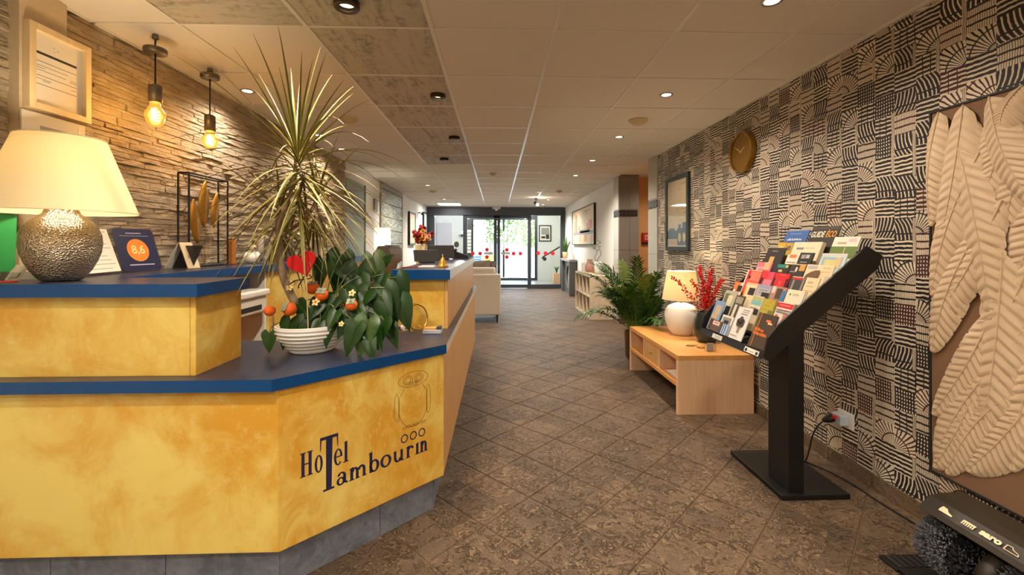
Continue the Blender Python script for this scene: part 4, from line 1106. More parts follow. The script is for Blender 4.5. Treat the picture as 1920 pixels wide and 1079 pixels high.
def head(c0, ax, n, lmin, lmax, up=.95, low=-.9, dro=1.0, w=.0085):
    for k in range(n):
        f = (k+.5)/n; el = up+(low-up)*f**.85+rd.uniform(-.12, .12); az = k*2.39996+rd.uniform(-.3, .3)
        d = Vector((math.cos(az)*math.cos(el), math.sin(az)*math.cos(el), math.sin(el)))
        blade(c0-ax*(.14*f), d, rd.uniform(lmin, lmax)*(1-.15*(f < .12)), w*rd.uniform(.85, 1.15), dro*rd.uniform(.6, 1.3)*(.35 if el > .6 else 1)).build('leaf', [M['dr_g'], M['dr_y']], dr)
head(H1, Vector((-.25, 0, 1)), 84, .40, .58, 1.42, -.75, .8, .0062)
head(H2, Vector((.1, .1, 1)), 50, .28, .42, 1.25, -.9, 1.1, .0058)
head(H3, Vector((-.1, .1, 1)), 46, .28, .42, 1.2, -.8, 1.1, .0058)
head(Vector((-.905, 2.0, 1.57)), Vector((-.2, 0, 1)), 20, .32, .46, .1, -1.1, 1.0, .006)

# heart-leaved plant
def heart_mesh(k):
    r = random.Random(40+k); mb = MB(); vs = []; fs = []
    T = [-.20, -.13, -.05, .03, .15, .30, .45, .60, .75, .88, 1.0]; NX = 4
    def hw(t):
        if t < .05: return .37*math.sqrt(max(0, 1-((t-.05)/.27)**2))
        return .37*(1-((t-.05)/.95)**1.55)
    fold = r.uniform(.15, .4); curl = r.uniform(.10, .35); wav = r.uniform(0, .04)
    for sgn in (-1, 1):
        o = len(vs)
        for t in T:
            inn = max(0.0, -.9*t*(.9)) if t < 0 else 0.0
            h = max(hw(t), inn+.002)
            for i in range(NX+1):
                x = inn+(h-inn)*i/NX
                z = -curl*t*t*.8+fold*x*(1 if True else 1)-.55*x*x+wav*math.sin(t*14)*(i/NX)
                vs.append((sgn*x, t, z))
        for j in range(len(T)-1):
            for i in range(NX):
                a = o+j*(NX+1)+i; q = (a, a+1, a+NX+2, a+NX+1); fs.append(q if sgn > 0 else q[::-1])
    mb.add(vs, fs, 0, True)
    for m_ in (0,):
        pts = [(0, t, -curl*t*t*.8+.006) for t in (0, .2, .4, .6, .8, .97)]
        mb.tube(pts, [.012, .010, .008, .006, .004, .002], 5, 1)
    return mb
HM = [heart_mesh(k).mesh('heart_leaf', [M['leaf'], M['leaf2']], (0, 0, 0)) for k in range(4)]
HM2 = [heart_mesh(k+9).mesh('heart_leaf', [M['leaf2'], M['stem']], (0, 0, 0)) for k in range(2)]
hp = thing('heart_leaf_plant', 'bushy dark green heart leaved plant spilling over the front of the white bowl', 'plant', (PC.x+.1, PC.y+.02, .90))
def ray_pt(px_, py_, Y):
    u = (px_-960)/825; v = (460-py_)/825; X = Y*math.tan(math.atan(u)+TH); d = X*math.sin(TH)+Y*math.cos(TH); return Vector((X, Y, 1.277+v*d))
# leaf stations: where the leaf joins its stalk, where its tip points, depth along the hall
LV = [(700,480,715,545,2.20,1),(640,478,625,560,2.18,0),(672,500,660,590,2.12,0),(720,540,745,615,2.10,0),(742,520,765,590,2.20,0),(695,560,722,640,2.06,0),
 (690,545,640,600,2.04,0),(610,590,560,640,1.98,0),(630,560,600,600,2.0,0),(655,590,630,640,1.98,0),(668,610,645,675,1.93,0),(690,600,668,680,1.94,1),(720,600,700,660,2.0,0),
 (702,620,715,662,1.98,0),(600,605,580,640,1.95,0),(570,600,535,648,1.96,0),(545,600,520,660,1.96,0),(548,612,540,655,1.97,0),(640,530,655,480,2.15,0),
 (705,505,735,475,2.22,0),(606,490,590,550,2.2,0),(590,575,625,545,2.05,0),(668,560,690,610,2.02,0),(750,560,770,625,2.12,0),
 (620,610,605,655,1.95,0),(560,570,585,600,2.0,0),(648,560,676,535,2.1,0),(612,560,640,590,2.02,0),(700,580,735,640,2.02,0),(676,520,690,570,2.1,0),(660,600,690,640,1.95,0),(580,600,600,630,1.97,0),(650,545,668,590,2.0,0),(715,555,735,605,2.05,0),(630,585,612,625,1.95,0),(690,635,700,680,1.92,0),(730,610,745,655,2.05,0),(665,575,690,612,1.98,0),(600,570,575,605,1.98,0),(640,500,662,535,2.12,0),(720,515,700,555,2.15,0),(676,545,660,580,2.05,0)]
for k, (x0, y0, x1, y1, Y, lt_) in enumerate(LV):
    a = ray_pt(x0, y0, Y); b = ray_pt(x1, y1, Y-.05)
    d = b-a; Ln = max(.08, d.length*.93)
    d.normalize(); n = Vector((rd.uniform(-.35, .35), -1, .35+rd.uniform(-.2, .3))); n = (n-d*n.dot(d)).normalized(); s_ = d.cross(n)
    Mx = frame_mat(a, s_*Ln*.92, d*Ln, n*Ln)
    inst('leaf', (HM2[k % 2] if lt_ else HM[k % 4]), Mx, hp)
    root = Vector((PC.x+.03+rd.uniform(-.05, .08), PC.y+rd.uniform(-.04, .04), .895))
    mid = (root+a)/2+Vector((0, .02, .10))
    MB().tube(bez(root, (root+mid)/2+Vector((0, 0, .05)), mid, a, 8), .0028, 5).build('stem', M['stem'], hp)
a = ray_pt(505, 625, 1.93); d = Vector((-.02, -.02, -1)).normalized(); n = Vector((.3, -1, .2)); n = (n-d*n.dot(d)).normalized()
inst('leaf', HM2[1], frame_mat(a, d.cross(n)*.085, d*.09, n*.085), hp)
MB().tube(bez(Vector((PC.x-.05, PC.y-.02, .895)), Vector((-.95, 2.0, .96)), Vector((-1.0, 1.96, .93)), a, 8), .002, 5).build('stem', M['stem'], hp)

# felt decorations
t = thing('heart_pick', 'red felt heart on a thin wooden stick in the white bowl', 'decoration', (-.86, 2.0, .90))
hc = ray_pt(567, 494, 1.91); s_ = .059
hp_ = [(s_*16*math.sin(q)**3/16, s_*(13*math.cos(q)-5*math.cos(2*q)-2*math.cos(3*q)-math.cos(4*q))/16) for q in [2*PI*i/36 for i in range(36)]]
hu = Vector((.95, .15, .32)).normalized(); hv = Vector((-.30, 0, .95)); hv = (hv-hu*hv.dot(hu)).normalized()
MB().prism(hp_, -.008, .008, (hc, hu, hv, hu.cross(hv))).build('heart', M['felt_red'], t, bevel=.005)
MB().tube([hc-hv*.05, Vector((hc.x+.012, hc.y+.03, .90))], .0024, 6).build('stick', M['frame_pine'], t)
for q, sg in ((ray_pt(545, 520, 1.93), 1), (ray_pt(560, 528, 1.93), -1)):
    MB().tube(bez(hc-hv*.055+hu*.01*sg, hc-hv*.10+hu*.05*sg, q, q+Vector((0, 0, -.03)), 6), .0026, 5).build('wire_arm', M['black'], t)
def persimmon(px_, py_, Y, label, r=.028, up=(0, -.5, .8), calyx=True):
    o = ray_pt(px_, py_, Y); t = thing('felt_persimmon', label, 'decoration', tuple(o-Vector((0, 0, r))), 'orange felt persimmons in the white bowl')
    A = Vector(up).normalized()
    MB().lathe([(.001, -r), (r*.55, -r*.85), (r*.95, -r*.35), (r, .05*r), (r*.85, r*.5), (r*.45, r*.78), (.001, r*.8)], o, 18, axis=A).build('fruit', M['persimmon'], t)
    if calyx:
        mb = MB(); U_ = A.orthogonal().normalized(); V_ = A.cross(U_)
        pl = []
        for i in range(24):
            q = 2*PI*i/24; rr = r*(.72+.16*math.cos(4*q)); pl.append((rr*math.cos(q), rr*math.sin(q)))
        mb.prism(pl, r*.74, r*.84, (o, U_, V_, A)); mb.lathe([(r*.2, r*.84), (r*.12, r*1.0)], o, 10, axis=A); mb.build('calyx', M['felt_grey'], t)
persimmon(506, 583, 1.93, 'orange felt persimmon hanging left of the white bowl', .024, (.2, .1, 1), False)
persimmon(543, 580, 1.94, 'orange felt persimmon with grey calyx at the left rim of the bowl', .030, (-.6, -.6, .5))
persimmon(586, 540, 2.02, 'orange felt persimmon half hidden behind the stick of the red heart', .030, (0, -.2, 1))
persimmon(603, 553, 1.98, 'orange felt persimmon with grey calyx between heart stick and leaves', .029, (.1, -.55, .8))
persimmon(659, 572, 1.95, 'orange felt persimmon with a cream flower on top, among the leaves', .026, (.05, -.6, .8))
def felt_flower(px_, py_, Y, label, r=.018):
    o = ray_pt(px_, py_, Y); t = thing('felt_flower', label, 'decoration', tuple(o), 'cream felt flowers in the white bowl')
    A = Vector((rd.uniform(-.3, .3), -1, .6)).normalized(); U_ = A.orthogonal().normalized(); V_ = A.cross(U_)
    for k in range(5):
        q = 2*PI*k/5; MB().prism(ellipse(r*.62*math.cos(q), r*.62*math.sin(q), r*.46, r*.34, 10, q), -.002, .002, (o, U_, V_, A)).build('petal', M['felt_cream'], t)
    MB().ball(o+A*.003, r*.3, 8, 6).build('centre', P(214, 140, 30), t)
felt_flower(552, 530, 2.0, 'pair of cream felt blooms on the trunk, upper one', .016); felt_flower(543, 540, 1.99, 'cream felt bloom on the trunk, lower one', .014)
felt_flower(592, 567, 1.95, 'cream felt flower with orange centre above the rim of the bowl', .018); felt_flower(660, 550, 1.93, 'cream felt flower sitting on the right hand persimmon', .016)
felt_flower(520, 615, 1.95, 'small cream felt flower hanging at the left of the bowl', .013); felt_flower(640, 608, 1.92, 'small cream felt flower among the lower leaves', .012)

# ---------------------------------------------------------------- small things on the counters
GA = Vector((.70, -.62, .22)).normalized(); GO = Vector((-.425, 2.37, .893))-GA*.066
t = thing('candy_bowl', 'clear round glass candy bowl lying tilted on the low worktop, rim towards the hall', 'bowl', (GO.x, GO.y, .80))
R_ = .088; pr_ = [(R_*math.sin(q), -R_*math.cos(q)) for q in [.15+(PI-.85-.15)*i/12 for i in range(13)]]
MB().lathe(pr_, GO, 32, axis=GA, cap=False).build('glass_body', M['clear'], t)
rr_, hh_ = pr_[-1]
U_ = GA.orthogonal().normalized(); V_ = GA.cross(U_)
MB().tube([GO+GA*(hh_+.004)+(U_*math.cos(q)+V_*math.sin(q))*(rr_+.002) for q in [2*PI*i/32 for i in range(32)]], .0042, 8, closed=True).build('rim', M['brass'], t)
rc_ = random.Random(3)
for k in range(12):
    q = Vector((GO.x-.035+rc_.uniform(-.03, .05), GO.y+rc_.uniform(-.03, .03), .814+rc_.choice([0, .012])))
    s_ = thing('sweet', 'wrapped sweet in the tilted glass bowl', 'candy', tuple(q), 'wrapped sweets in the glass bowl')
    MB().ball(q, .009, 8, 6, sq=.8).build('sweet_body', P(*rc_.choice([(214, 176, 60), (200, 60, 50), (226, 216, 200), (110, 60, 90)])), s_)
    MB().lathe([(.002, .008), (.007, .015)], q, 6, axis=(rc_.uniform(-1, 1), rc_.uniform(-1, 1), .2)).build('wrapper_twist', P(226, 216, 200), s_)
t = thing('card_box', 'low grey card box with orange topped cards beside the glass bowl', 'box', (-.345, 2.40, .80))
MB().box(-.40, -.30, 2.37, 2.43, .801, .822).build('tray', P(186, 186, 196), t, bevel=.002)
MB().box(-.395, -.33, 2.375, 2.425, .8225, .831).build('cards', P(214, 150, 80), t)
MB().box(-.325, -.303, 2.375, 2.425, .8225, .836).build('dark_card', P(60, 60, 80), t)
t = thing('counter_bell', 'golden cone shaped service bell on the right raised counter', 'bell', (-.345, 2.80, 1.138))
MB().lathe([(.032, 0), (.033, .006), (.026, .012), (.024, .026), (.017, .040), (.012, .052), (.006, .058), (.004, .066), (.001, .070)], (-.345, 2.80, 1.138), 24).build('bell_body', M['gold'], t)
MB().lathe([(.036, 0), (.036, .004)], (-.345, 2.80, 1.1375), 24).build('foot_ring', M['brass'], t)
MB().ball((-.345, 2.80, 1.212), .006, 8, 6).build('knob', M['brass'], t)
t = thing('paper_stack', 'small white paper stack beside the golden bell', 'paper', (-.44, 2.86, 1.1375))
MB().box(-.50, -.40, 2.80, 2.92, 1.1375, 1.143).build('sheets', M['paper'], t); MB().box(-.495, -.405, 2.805, 2.915, 1.1432, 1.1445).build('top_card', P(214, 200, 190), t)
t = thing('pen', 'reddish brown pen lying at the left edge of the right raised counter', 'pen', (-.53, 2.75, 1.1375))
MB().tube([(-.575, 2.66, 1.142), (-.49, 2.84, 1.142)], .004, 8).build('barrel', P(150, 50, 40), t); MB().tube([(-.49, 2.84, 1.142), (-.486, 2.849, 1.142)], [.004, .001], 8).build('tip', M['brass'], t)
def low_screen(x, y, w, h, rz, lean, label):
    t = thing('counter_screen', label, 'monitor', (x, y, 1.138)); u = Vector((math.cos(rz), math.sin(rz), 0)); b = Vector((-u.y, u.x, 0)); v = UP*math.cos(lean)+b*math.sin(lean)*1
    o = Vector((x, y, 1.150))-u*w/2
    MB().obox(o, u*w, b*.016, v*h).build('rear_shell', M['darkgrey'], t, bevel=.003)
    MB().obox(o+b*.0162+u*.008+v*.008, u*(w-.016), b*.002, v*(h-.016)).build('screen', P(20, 22, 28, .15), t)
    MB().obox(Vector((x, y, 1.1375))-u*w*.25-b*.03, u*w*.5, b*.08, UP*.011).build('foot', M['darkgrey'], t)
low_screen(-.545, 3.45, .20, .092, .55, .25, 'low black screen seen from behind, nearer one on the right raised counter')
low_screen(-.53, 4.25, .25, .13, .35, .25, 'low black screen seen from behind, farther one on the right raised counter')
t = thing('desk_phone', 'black desk phone at the far end of the right raised counter', 'phone', (-.39, 4.62, 1.138))
MB().prism([(0, 0), (.16, 0), (.16, .03), (.02, .075), (0, .07)], -.07, .07, ((-.46, 4.62, 1.1375), (1, 0, 0), (0, 0, 1), (0, -1, 0))).build('base', M['darkgrey'], t, bevel=.004)
MB().tube([(-.44, 4.55, 1.215), (-.435, 4.58, 1.228), (-.435, 4.66, 1.228), (-.44, 4.69, 1.215)], .014, 8).build('handset', M['black'], t)
# office chair
t = thing('office_chair', 'dark grey high backed leather office chair behind the right raised counter', 'chair', (-1.17, 4.3, 0))
cx, cy = -1.02, 4.25
def padded(x0, x1, y0, y1, z0, z1, name, m='chair'): return MB().box(x0, x1, y0, y1, z0, z1).build(name, M[m], t, bevel=.03, seg=3)
padded(cx-.25, cx+.28, cy-.25, cy+.25, .44, .53, 'seat')
bk = MB().prism([(cx-.26, .50), (cx-.20, .50), (cx-.125, .9), (cx-.10, 1.20), (cx-.055, 1.27), (cx-.005, 1.272), (cx+.045, 1.25), (cx+.062, 1.19), (cx+.055, 1.12), (cx+.015, 1.09), (cx-.02, .95), (cx-.10, .52)], cy-.24, cy+.24, ((0, 0, 0), (1, 0, 0), (0, 0, 1), (0, 1, 0))).build('backrest', M['chair'], t, bevel=.02, seg=3)
for k in range(3): MB().box(cx-.005+k*.02, cx+.004+k*.02, cy-.2, cy+.2, 1.268-k*.004, 1.279-k*.004).build('seam', M['darkgrey'], bk)
for sg in (-1, 1):
    padded(cx-.14, cx+.16, cy+sg*.30-.03, cy+sg*.30+.03, .68, .71, 'armrest', 'darkgrey'); MB().tube([(cx-.02, cy+sg*.24, .47), (cx, cy+sg*.30, .50), (cx, cy+sg*.30, .69)], .014, 8).build('arm_post', M['darkgrey'], t)
MB().lathe([(.03, 0), (.03, .34)], (cx, cy, .10), 12).build('gas_column', M['steel'], t)
for k in range(5):
    q = 2*PI*k/5; e_ = Vector((cx+.28*math.cos(q), cy+.28*math.sin(q), .065)); lg = MB().tube([(cx, cy, .11), e_], [.03, .018], 8).build('leg', M['darkgrey'], t)
    MB().lathe([(.027, -.012), (.027, .012)], (e_.x, e_.y, .0285), 14, axis=(-math.sin(q), math.cos(q), 0)).build('caster', M['black'], lg)
# flower vase on the inner desk
t = thing('flower_vase', 'cream vase with red and yellow gladioli behind the black screens', 'vase', (-.84, 4.9, .75))
MB().lathe([(.045, 0), (.055, .02), (.05, .2), (.06, .4), (.07, .525), (.064, .53), (.055, .45)], (-.84, 4.9, .752), 24, cap=False).build('vase', P(224, 206, 160), t)
for k in range(11):
    q = k*2.4; tip = Vector((-.84+.10*math.cos(q)*(k % 3+.4)/2, 4.9+.08*math.sin(q), 1.36+.012*(k % 5)+(.06 if k % 3 == 0 else 0)))
    st = MB().tube([(-.84+.02*math.cos(q), 4.9+.02*math.sin(q), 1.2), tip], .003, 5).build('stem', M['stem'], t)
    colr = P(150, 16, 28) if k % 5 else P(222, 176, 70)
    if k == 5: colr = P(226, 170, 130)
    mb = MB()
    for j in range(6):
        o = Vector((-.84, 4.9, 1.29)).lerp(tip, .25+j*.15); mb.lathe([(.004, 0), (.03, .022), (.040-.003*j, .034), (.016, .018)], o, 7, axis=(math.cos(q+j*2.2), math.sin(q+j*2.2)-.3, .5), cap=False)
    mb.build('blossoms', colr, st)
# white lamp on the white cabinet
t = thing('white_lamp', 'white square shaded table lamp glowing against the left wall', 'lamp', (-1.78, 6.9, 1.095))
MB().box(-1.85, -1.71, 6.83, 6.97, 1.095, 1.115).build('base', M['white'], t, bevel=.003); MB().lathe([(.015, 0), (.015, .06)], (-1.78, 6.9, 1.113), 10).build('stem', M['steel'], t)
sh = MB(); zb_, zt_ = 1.165, 1.545
for a, b in (((-1.88, 6.80), (-1.68, 6.80)), ((-1.68, 6.80), (-1.68, 7.0)), ((-1.68, 7.0), (-1.88, 7.0)), ((-1.88, 7.0), (-1.88, 6.80))):
    sh.add([(*a, zb_), (*b, zb_), (*b, zt_), (*a, zt_)], [(0, 1, 2, 3)])
sh.build('shade', M['shade_white'], t)
MB().ball((-1.78, 6.9, 1.34), .03, 10, 8).build('bulb', M['inner_bulb'], t); pointlight(t, (-1.78, 6.9, 1.34), 22, (1, .86, .66), .04)
# left wall beyond the stones
t = thing('smoked_mirror', 'tall smoky mirror panel with dark edge at the end of the stone wall', 'mirror', (-2.04, 6.47, 1.11))
MB().box(XL+.001, -2.045, 6.05, 6.86, 1.10, 2.2).build('glass_panel', M['mirror'], t); MB().box(XL+.001, -2.035, 6.862, 6.89, 1.10, 2.2).build('edge_bar', M['darkgrey'], t)
t = thing('wall_switch', 'grey slim thermostat box on the white left wall above the white lamp', 'switch', (-2.04, 7.48, 1.84))
MB().box(XL+.001, -2.03, 7.39, 7.57, 1.84, 2.05).build('case', P(150, 152, 150), t, bevel=.005); MB().box(-2.03, -2.028, 7.43, 7.53, 1.93, 2.03).build('display', M['mirror'], t)
gb = struct(bpy.data.objects.new('window_1', None)); COL.objects.link(gb); gb.location = (-2.05, 8.7, .3); WL['window_1'] = (-2.05, 8.7, .3)
def f_block():
    x, y, z = pos(); n = noise(xyz(y*9, z*16), 1.0, 4, .6, 2.0)
    return dict(color=mix(smooth(n, .35, .65), c(96, 104, 96), c(190, 188, 166)), rough=.12, bump=n, bstr=.8, bdist=.02)
mblk = mat('wavy_glass_block', f_block)
for a in ((7.79, 7.85, .3, ZC-.01), (9.50, 9.56, .3, ZC-.01), (7.85, 9.50, 2.30, ZC-.01)): MB().box(XL+.001, -2.03, *a).build('frame_bar', P(150, 146, 134), gb)
for j in range(8):
    z0 = 2.295-.248*(j+1)
    for k in range(7): MB().box(XL+.001, -2.036, 7.855+k*.235, 7.855+k*.235+.228, z0+.006, z0+.242).build('glass_block', mblk, gb, bevel=.006)
def wall_pic(name, label, x, y0, y1, z0, z1, fw, depth, fm, body, sgn=1):
    """framed picture on a side wall; sgn +1 faces +X"""
    t = thing(name, label, 'picture', (x+sgn*depth/2, (y0+y1)/2, z0)); xf = x+sgn*depth; a_, b_ = sorted((x+sgn*.001, xf))
    for q in ((y0, y0+fw, z0, z1), (y1-fw, y1, z0, z1), (y0+fw, y1-fw, z0, z0+fw), (y0+fw, y1-fw, z1-fw, z1)): MB().box(a_, b_, *q).build('frame_bar', fm, t)
    a2, b2_ = sorted((x+sgn*.002, x+sgn*(depth-.012))); MB().box(a2, b2_, y0+fw, y1-fw, z0+fw, z1-fw).build('picture_sheet', body, t); return t
wall_pic('framed_picture', 'dark framed picture with beige sheet on the left wall past the glass blocks', XL, 10.22, 10.95, 1.28, 2.06, .04, .05, M['black'], P(196, 168, 140))
wall_pic('framed_picture', 'narrow dark framed picture next to the entrance on the left wall', XL, 12.2, 12.75, 1.4, 2.2, .04, .05, M['black'], P(214, 220, 220))
t = thing('wall_camera', 'small dark camera spot on the left wall between two pictures', 'camera', (-1.98, 11.54, 2.08))
MB().tube([(XL+.001, 11.54, 2.12), (-1.99, 11.54, 2.12)], .015, 8).build('arm', M['darkgrey'], t); MB().lathe([(.035, 0), (.04, .10), (.025, .12)], (-1.96, 11.58, 2.10), 12, axis=(.3, -1, -.1)).build('head', M['darkgrey'], t)
# sofa
sf = thing('sofa', 'beige two seat sofa seen from its back, past the end of the counter', 'sofa', (-.5, 7.7, 0))
def pad(x0, x1, y0, y1, z0, z1, name, m='sofa', bev=.03, par=sf): return MB().box(x0, x1, y0, y1, z0, z1).build(name, M[m], par, bevel=bev, seg=3)
pad(-1.35, .06, 7.20, 7.34, .13, .80, 'back_panel', bev=.02)
pad(-1.28, -.02, 7.26, 7.40, .76, .91, 'back_cushion', bev=.04)
pad(-1.35, -1.22, 7.34, 8.05, .13, .62, 'armrest'); pad(-.07, .06, 7.34, 8.05, .13, .62, 'armrest')
pad(-1.22, -.645, 7.40, 8.06, .28, .46, 'seat_cushion'); pad(-.635, -.07, 7.40, 8.06, .28, .46, 'seat_cushion')
pad(-1.22, -.07, 7.36, 8.0, .13, .275, 'base')
for x_ in (-1.29, .0):
    for y_ in (7.25, 7.98): MB().lathe([(.012, 0), (.02, .13)], (x_, y_, 0), 10).build('leg', M['black'], sf)
def cushion(x, y, z, w, rz, tilt, m, label):
    t = thing('cushion', label, 'cushion', (x, y, z)); mb = MB(); mb.xf = Matrix.Translation((x, y, z+w*.48)) @ Matrix.Rotation(rz, 4, 'Z') @ Matrix.Rotation(tilt, 4, 'X')
    vs = []; fs = []; n = 8
    for sd in (-1, 1):
        for i in range(n+1):
            for j in range(n+1):
                u, v = i/n*2-1, j/n*2-1; th = .07*((1-u**4)*(1-v**4))**.5; k_ = 1-.06*(u*u*v*v)*0+.05*(abs(u)*abs(v))
                vs.append((u*w/2*k_, sd*th, v*w/2*k_))
    for sd in (0, 1):
        o = sd*(n+1)**2
        for i in range(n):
            for j in range(n):
                a = o+i*(n+1)+j; q = (a, a+n+1, a+n+2, a+1); fs.append(q if sd == 0 else q[::-1])
    mb.add(vs, fs, 0, True); mb.build('cover', m, t); return t
cushion(-.36, 7.58, .56, .46, .05, -.2, M['cushion'], 'taupe scatter cushion on the beige sofa, left one in view')
cushion(-.24, 7.76, .58, .42, -.15, -.2, P(64, 56, 52), 'dark brown scatter cushion on the beige sofa, tilted in the corner')
# ---------------------------------------------------------------- brochure stand
st = thing('brochure_stand', 'black metal brochure stand with sloping tiered rack beside the patterned wall', 'stand', (1.595, 2.39, 0))
MB().box(1.42, 1.77, 2.147, 2.634, .001, .026).build('base_plate', M['black'], st, bevel=.002)
MB().box(1.47, 1.55, 2.172, 2.34, .026, .95).build('column', M['black'], st, bevel=.002)
SP = [(1.308, .724), (1.332, .819), (1.388, .887), (1.833, 1.272), (1.913, 1.224), (1.888, 1.16), (1.521, .859), (1.337, .703)]
FX = lambda y: ((0, y, 0), (1, 0, 0), (0, 0, 1), (0, -1, 0))
RY0, RY1 = 2.122, 2.79
MB().prism(SP, 0, .012, FX(2.132)).build('side_panel', M['black'], st, bevel=.0015)
MB().prism(SP, 0, .012, FX(2.802)).build('side_panel', M['black'], st, bevel=.0015)
MB().prism([(1.345, .708), (1.885, 1.165), (1.892, 1.178), (1.335, .722)], 0, .656, FX(2.789)).build('back_plate', M['black'], st)
NT_ = 8
TD = Vector((.37, 0, .93)); TN = Vector((-.93, 0, .37))
def tb(k): s = k*.085; return Vector((1.335+.755*s, 0, .745+.656*s))
for k in range(NT_):
    b = tb(k)
    if k: MB().obox(b+Vector((.012, 2.134, -.012)), (0, .654, 0), TD*.10, -TN*.002).build('tier_plate', M['black'], st)
    MB().obox(b+Vector((-.006, 2.134, -.012)), (0, .654, 0), (.020, 0, .006), (0, 0, -.003)).build('tier_shelf', M['black'], st)
MB().obox(Vector((1.302, 2.133, .712)), (0, .656, 0), (.014, 0, .036), (.003, 0, -.001)).build('front_lip', M['black'], st)
def liplabel(y0, y1, m):
    o = Vector((1.3022, y0, .7165)); e = Vector((.014, 0, .036)).normalized()
    q = MB().obox(o+e*.002, (0, y1-y0, 0), e*.026, Vector((-.93, 0, .36))*.0008).build('lip_label', m, st); return q, o, e
q, o, e = liplabel(2.158, 2.285, M['paper']); 
for y0, y1 in ((2.166, 2.184), (2.258, 2.277)): MB().obox(o+e*.006+Vector((-.0012, y0-2.158, 0)), (0, y1-y0, 0), e*.016, (-.0005, 0, 0)).build('printed_mark', M['navy'], q)
MB().obox(o+e*.012+Vector((-.0012, .04, 0)), (0, .05, 0), e*.003, (-.0005, 0, 0)).build('printed_line', M['greyprint'], q)
q, o, e = liplabel(2.52, 2.63, P(206, 206, 196))
MB().obox(o+e*.008+Vector((-.0012, .02, 0)), (0, .06, 0), e*.003, (-.0005, 0, 0)).obox(o+e*.016+Vector((-.0012, .015, 0)), (0, .07, 0), e*.004, (-.0005, 0, 0)).build('printed_line', M['greyprint'], q)
RI = 'brochures in the black rack'
def brochure(k, yl, yr, s, base, label, prints=(), th=.005, text=None, off=0.0):
    """k tier; yl far edge, yr near edge; s height above the tier shelf; prints (u0,u1,v0,v1,colour) from the top left, v in metres"""
    b = tb(k); O = Vector((b.x, yl, b.z))+TD*.001+TN*(-.004+off)
    U_ = Vector((0, yr-yl, 0)); w = yl-yr; U_.normalize()
    t = thing('brochure', label, 'brochure', tuple(O+U_*w/2), RI)
    MB().obox(O, U_*w, TD*s, -TN*th).build('booklet', base, t)
    for n_, (u0, u1, v0, v1, m) in enumerate(prints):
        MB().obox(O+U_*w*u0+TD*(s-v1)+TN*(.0002*(n_+1)), U_*w*(u1-u0), TD*(v1-v0), TN*.0002).build('cover_print', m, t)
    if text:
        for (tx, u, v, h, m, wd) in text:
            mb = MB()
            if tx.startswith('~'):                       # print too blurred to read: a row of broken strokes
                r = random.Random(len(tx)*7+int(u*100)); q = u
                while q < u+wd:
                    a = r.uniform(.02, .05); mb.obox(O+U_*w*q+TD*(s-v+r.uniform(0, h*.15))+TN*.0016, U_*w*a, TD*h*r.uniform(.45, .75), TN*.0003); q += a+r.uniform(.008, .02)
            else: textmb(mb, tx, O+U_*w*u+TD*(s-v)+TN*.002, U_, TD, h, .0004, width=w*wd if wd else None, bold=.0012, shear=.2)
            mb.build('cover_text', m, t)
    return t
wh, cr, dk = P(226, 218, 204), P(226, 206, 170), P(30, 26, 26)
pk, rd_, og = P(216, 96, 104), P(200, 24, 36), P(226, 120, 50)
sky, blu, grn, olv = P(120, 150, 190), P(46, 84, 150), P(96, 116, 50), P(176, 160, 50)
brn, gry, tan = P(78, 58, 44), P(130, 128, 128), P(190, 164, 128)
# bottom tier
brochure(0, 2.780, 2.672, .194, sky, 'tall brochure with a stone figure against blue sky, far end of the bottom row', [(.25, .8, .03, .09, tan), (.1, .7, .09, .17, tan), (.15, .6, .12, .19, brn)])
brochure(0, 2.645, 2.525, .118, wh, 'small white card with a grey photo, bottom row beside the blue sky brochure', [(.12, .88, .012, .07, gry), (.3, .7, .03, .055, dk)])
brochure(0, 2.712, 2.600, .070, P(90, 70, 66), 'short stack of pocket cards with a pale title in front of the bottom row', [(.1, .8, .006, .03, P(222, 206, 190)), (.2, .7, .012, .022, P(200, 120, 110))], .010, off=.012)
brochure(0, 2.585, 2.528, .066, P(170, 190, 214), 'small pale blue striped card stack in the bottom row', [(.2, .36, .0, .066, blu), (.6, .76, .0, .066, blu)], .012, off=.013)
brochure(0, 2.510, 2.372, .190, P(222, 218, 214), 'white brochure with a dark leafy tree drawing in the bottom row', [(.0, .05, .0, .19, gry), (.42, .86, .012, .017, gry), (.40, .84, .024, .028, gry), (.36, .8, .036, .042, gry), (.1, .6, .168, .172, gry), (.46, .62, .11, .15, P(140, 128, 110))], off=.004)
tree_b = S.collection.objects.get('brochure.004')
mb = MB(); bb = tb(0); O_ = Vector((bb.x, 2.510, bb.z))+TD*.001
for (u, v, r_) in ((.075, .108, .026), (.060, .092, .020), (.090, .092, .020), (.075, .124, .016), (.096, .112, .014), (.054, .108, .016)):
    mb.prism(ellipse(0, 0, r_, r_*.85, 12), 0, .0004, (O_+Vector((0, -u, 0))+TD*v+TN*.0035, (0, -1, 0), TD, TN))
mb.build('tree_drawing', P(70, 64, 56), tree_b)
brochure(0, 2.305, 2.150, .186, P(66, 50, 36), 'dark brown guide with two orange lettering lines, near end of the bottom row', [(.14, .17, -.004, .186, P(222, 134, 60)), (.5, .74, .03, .042, og), (.62, .84, .042, .052, P(226, 190, 160)), (.0, .12, .0, .186, P(84, 66, 46))], text=[('~a', .06, .100, .024, og, .50), ('~bb', .06, .122, .024, og, .72)], off=.004)
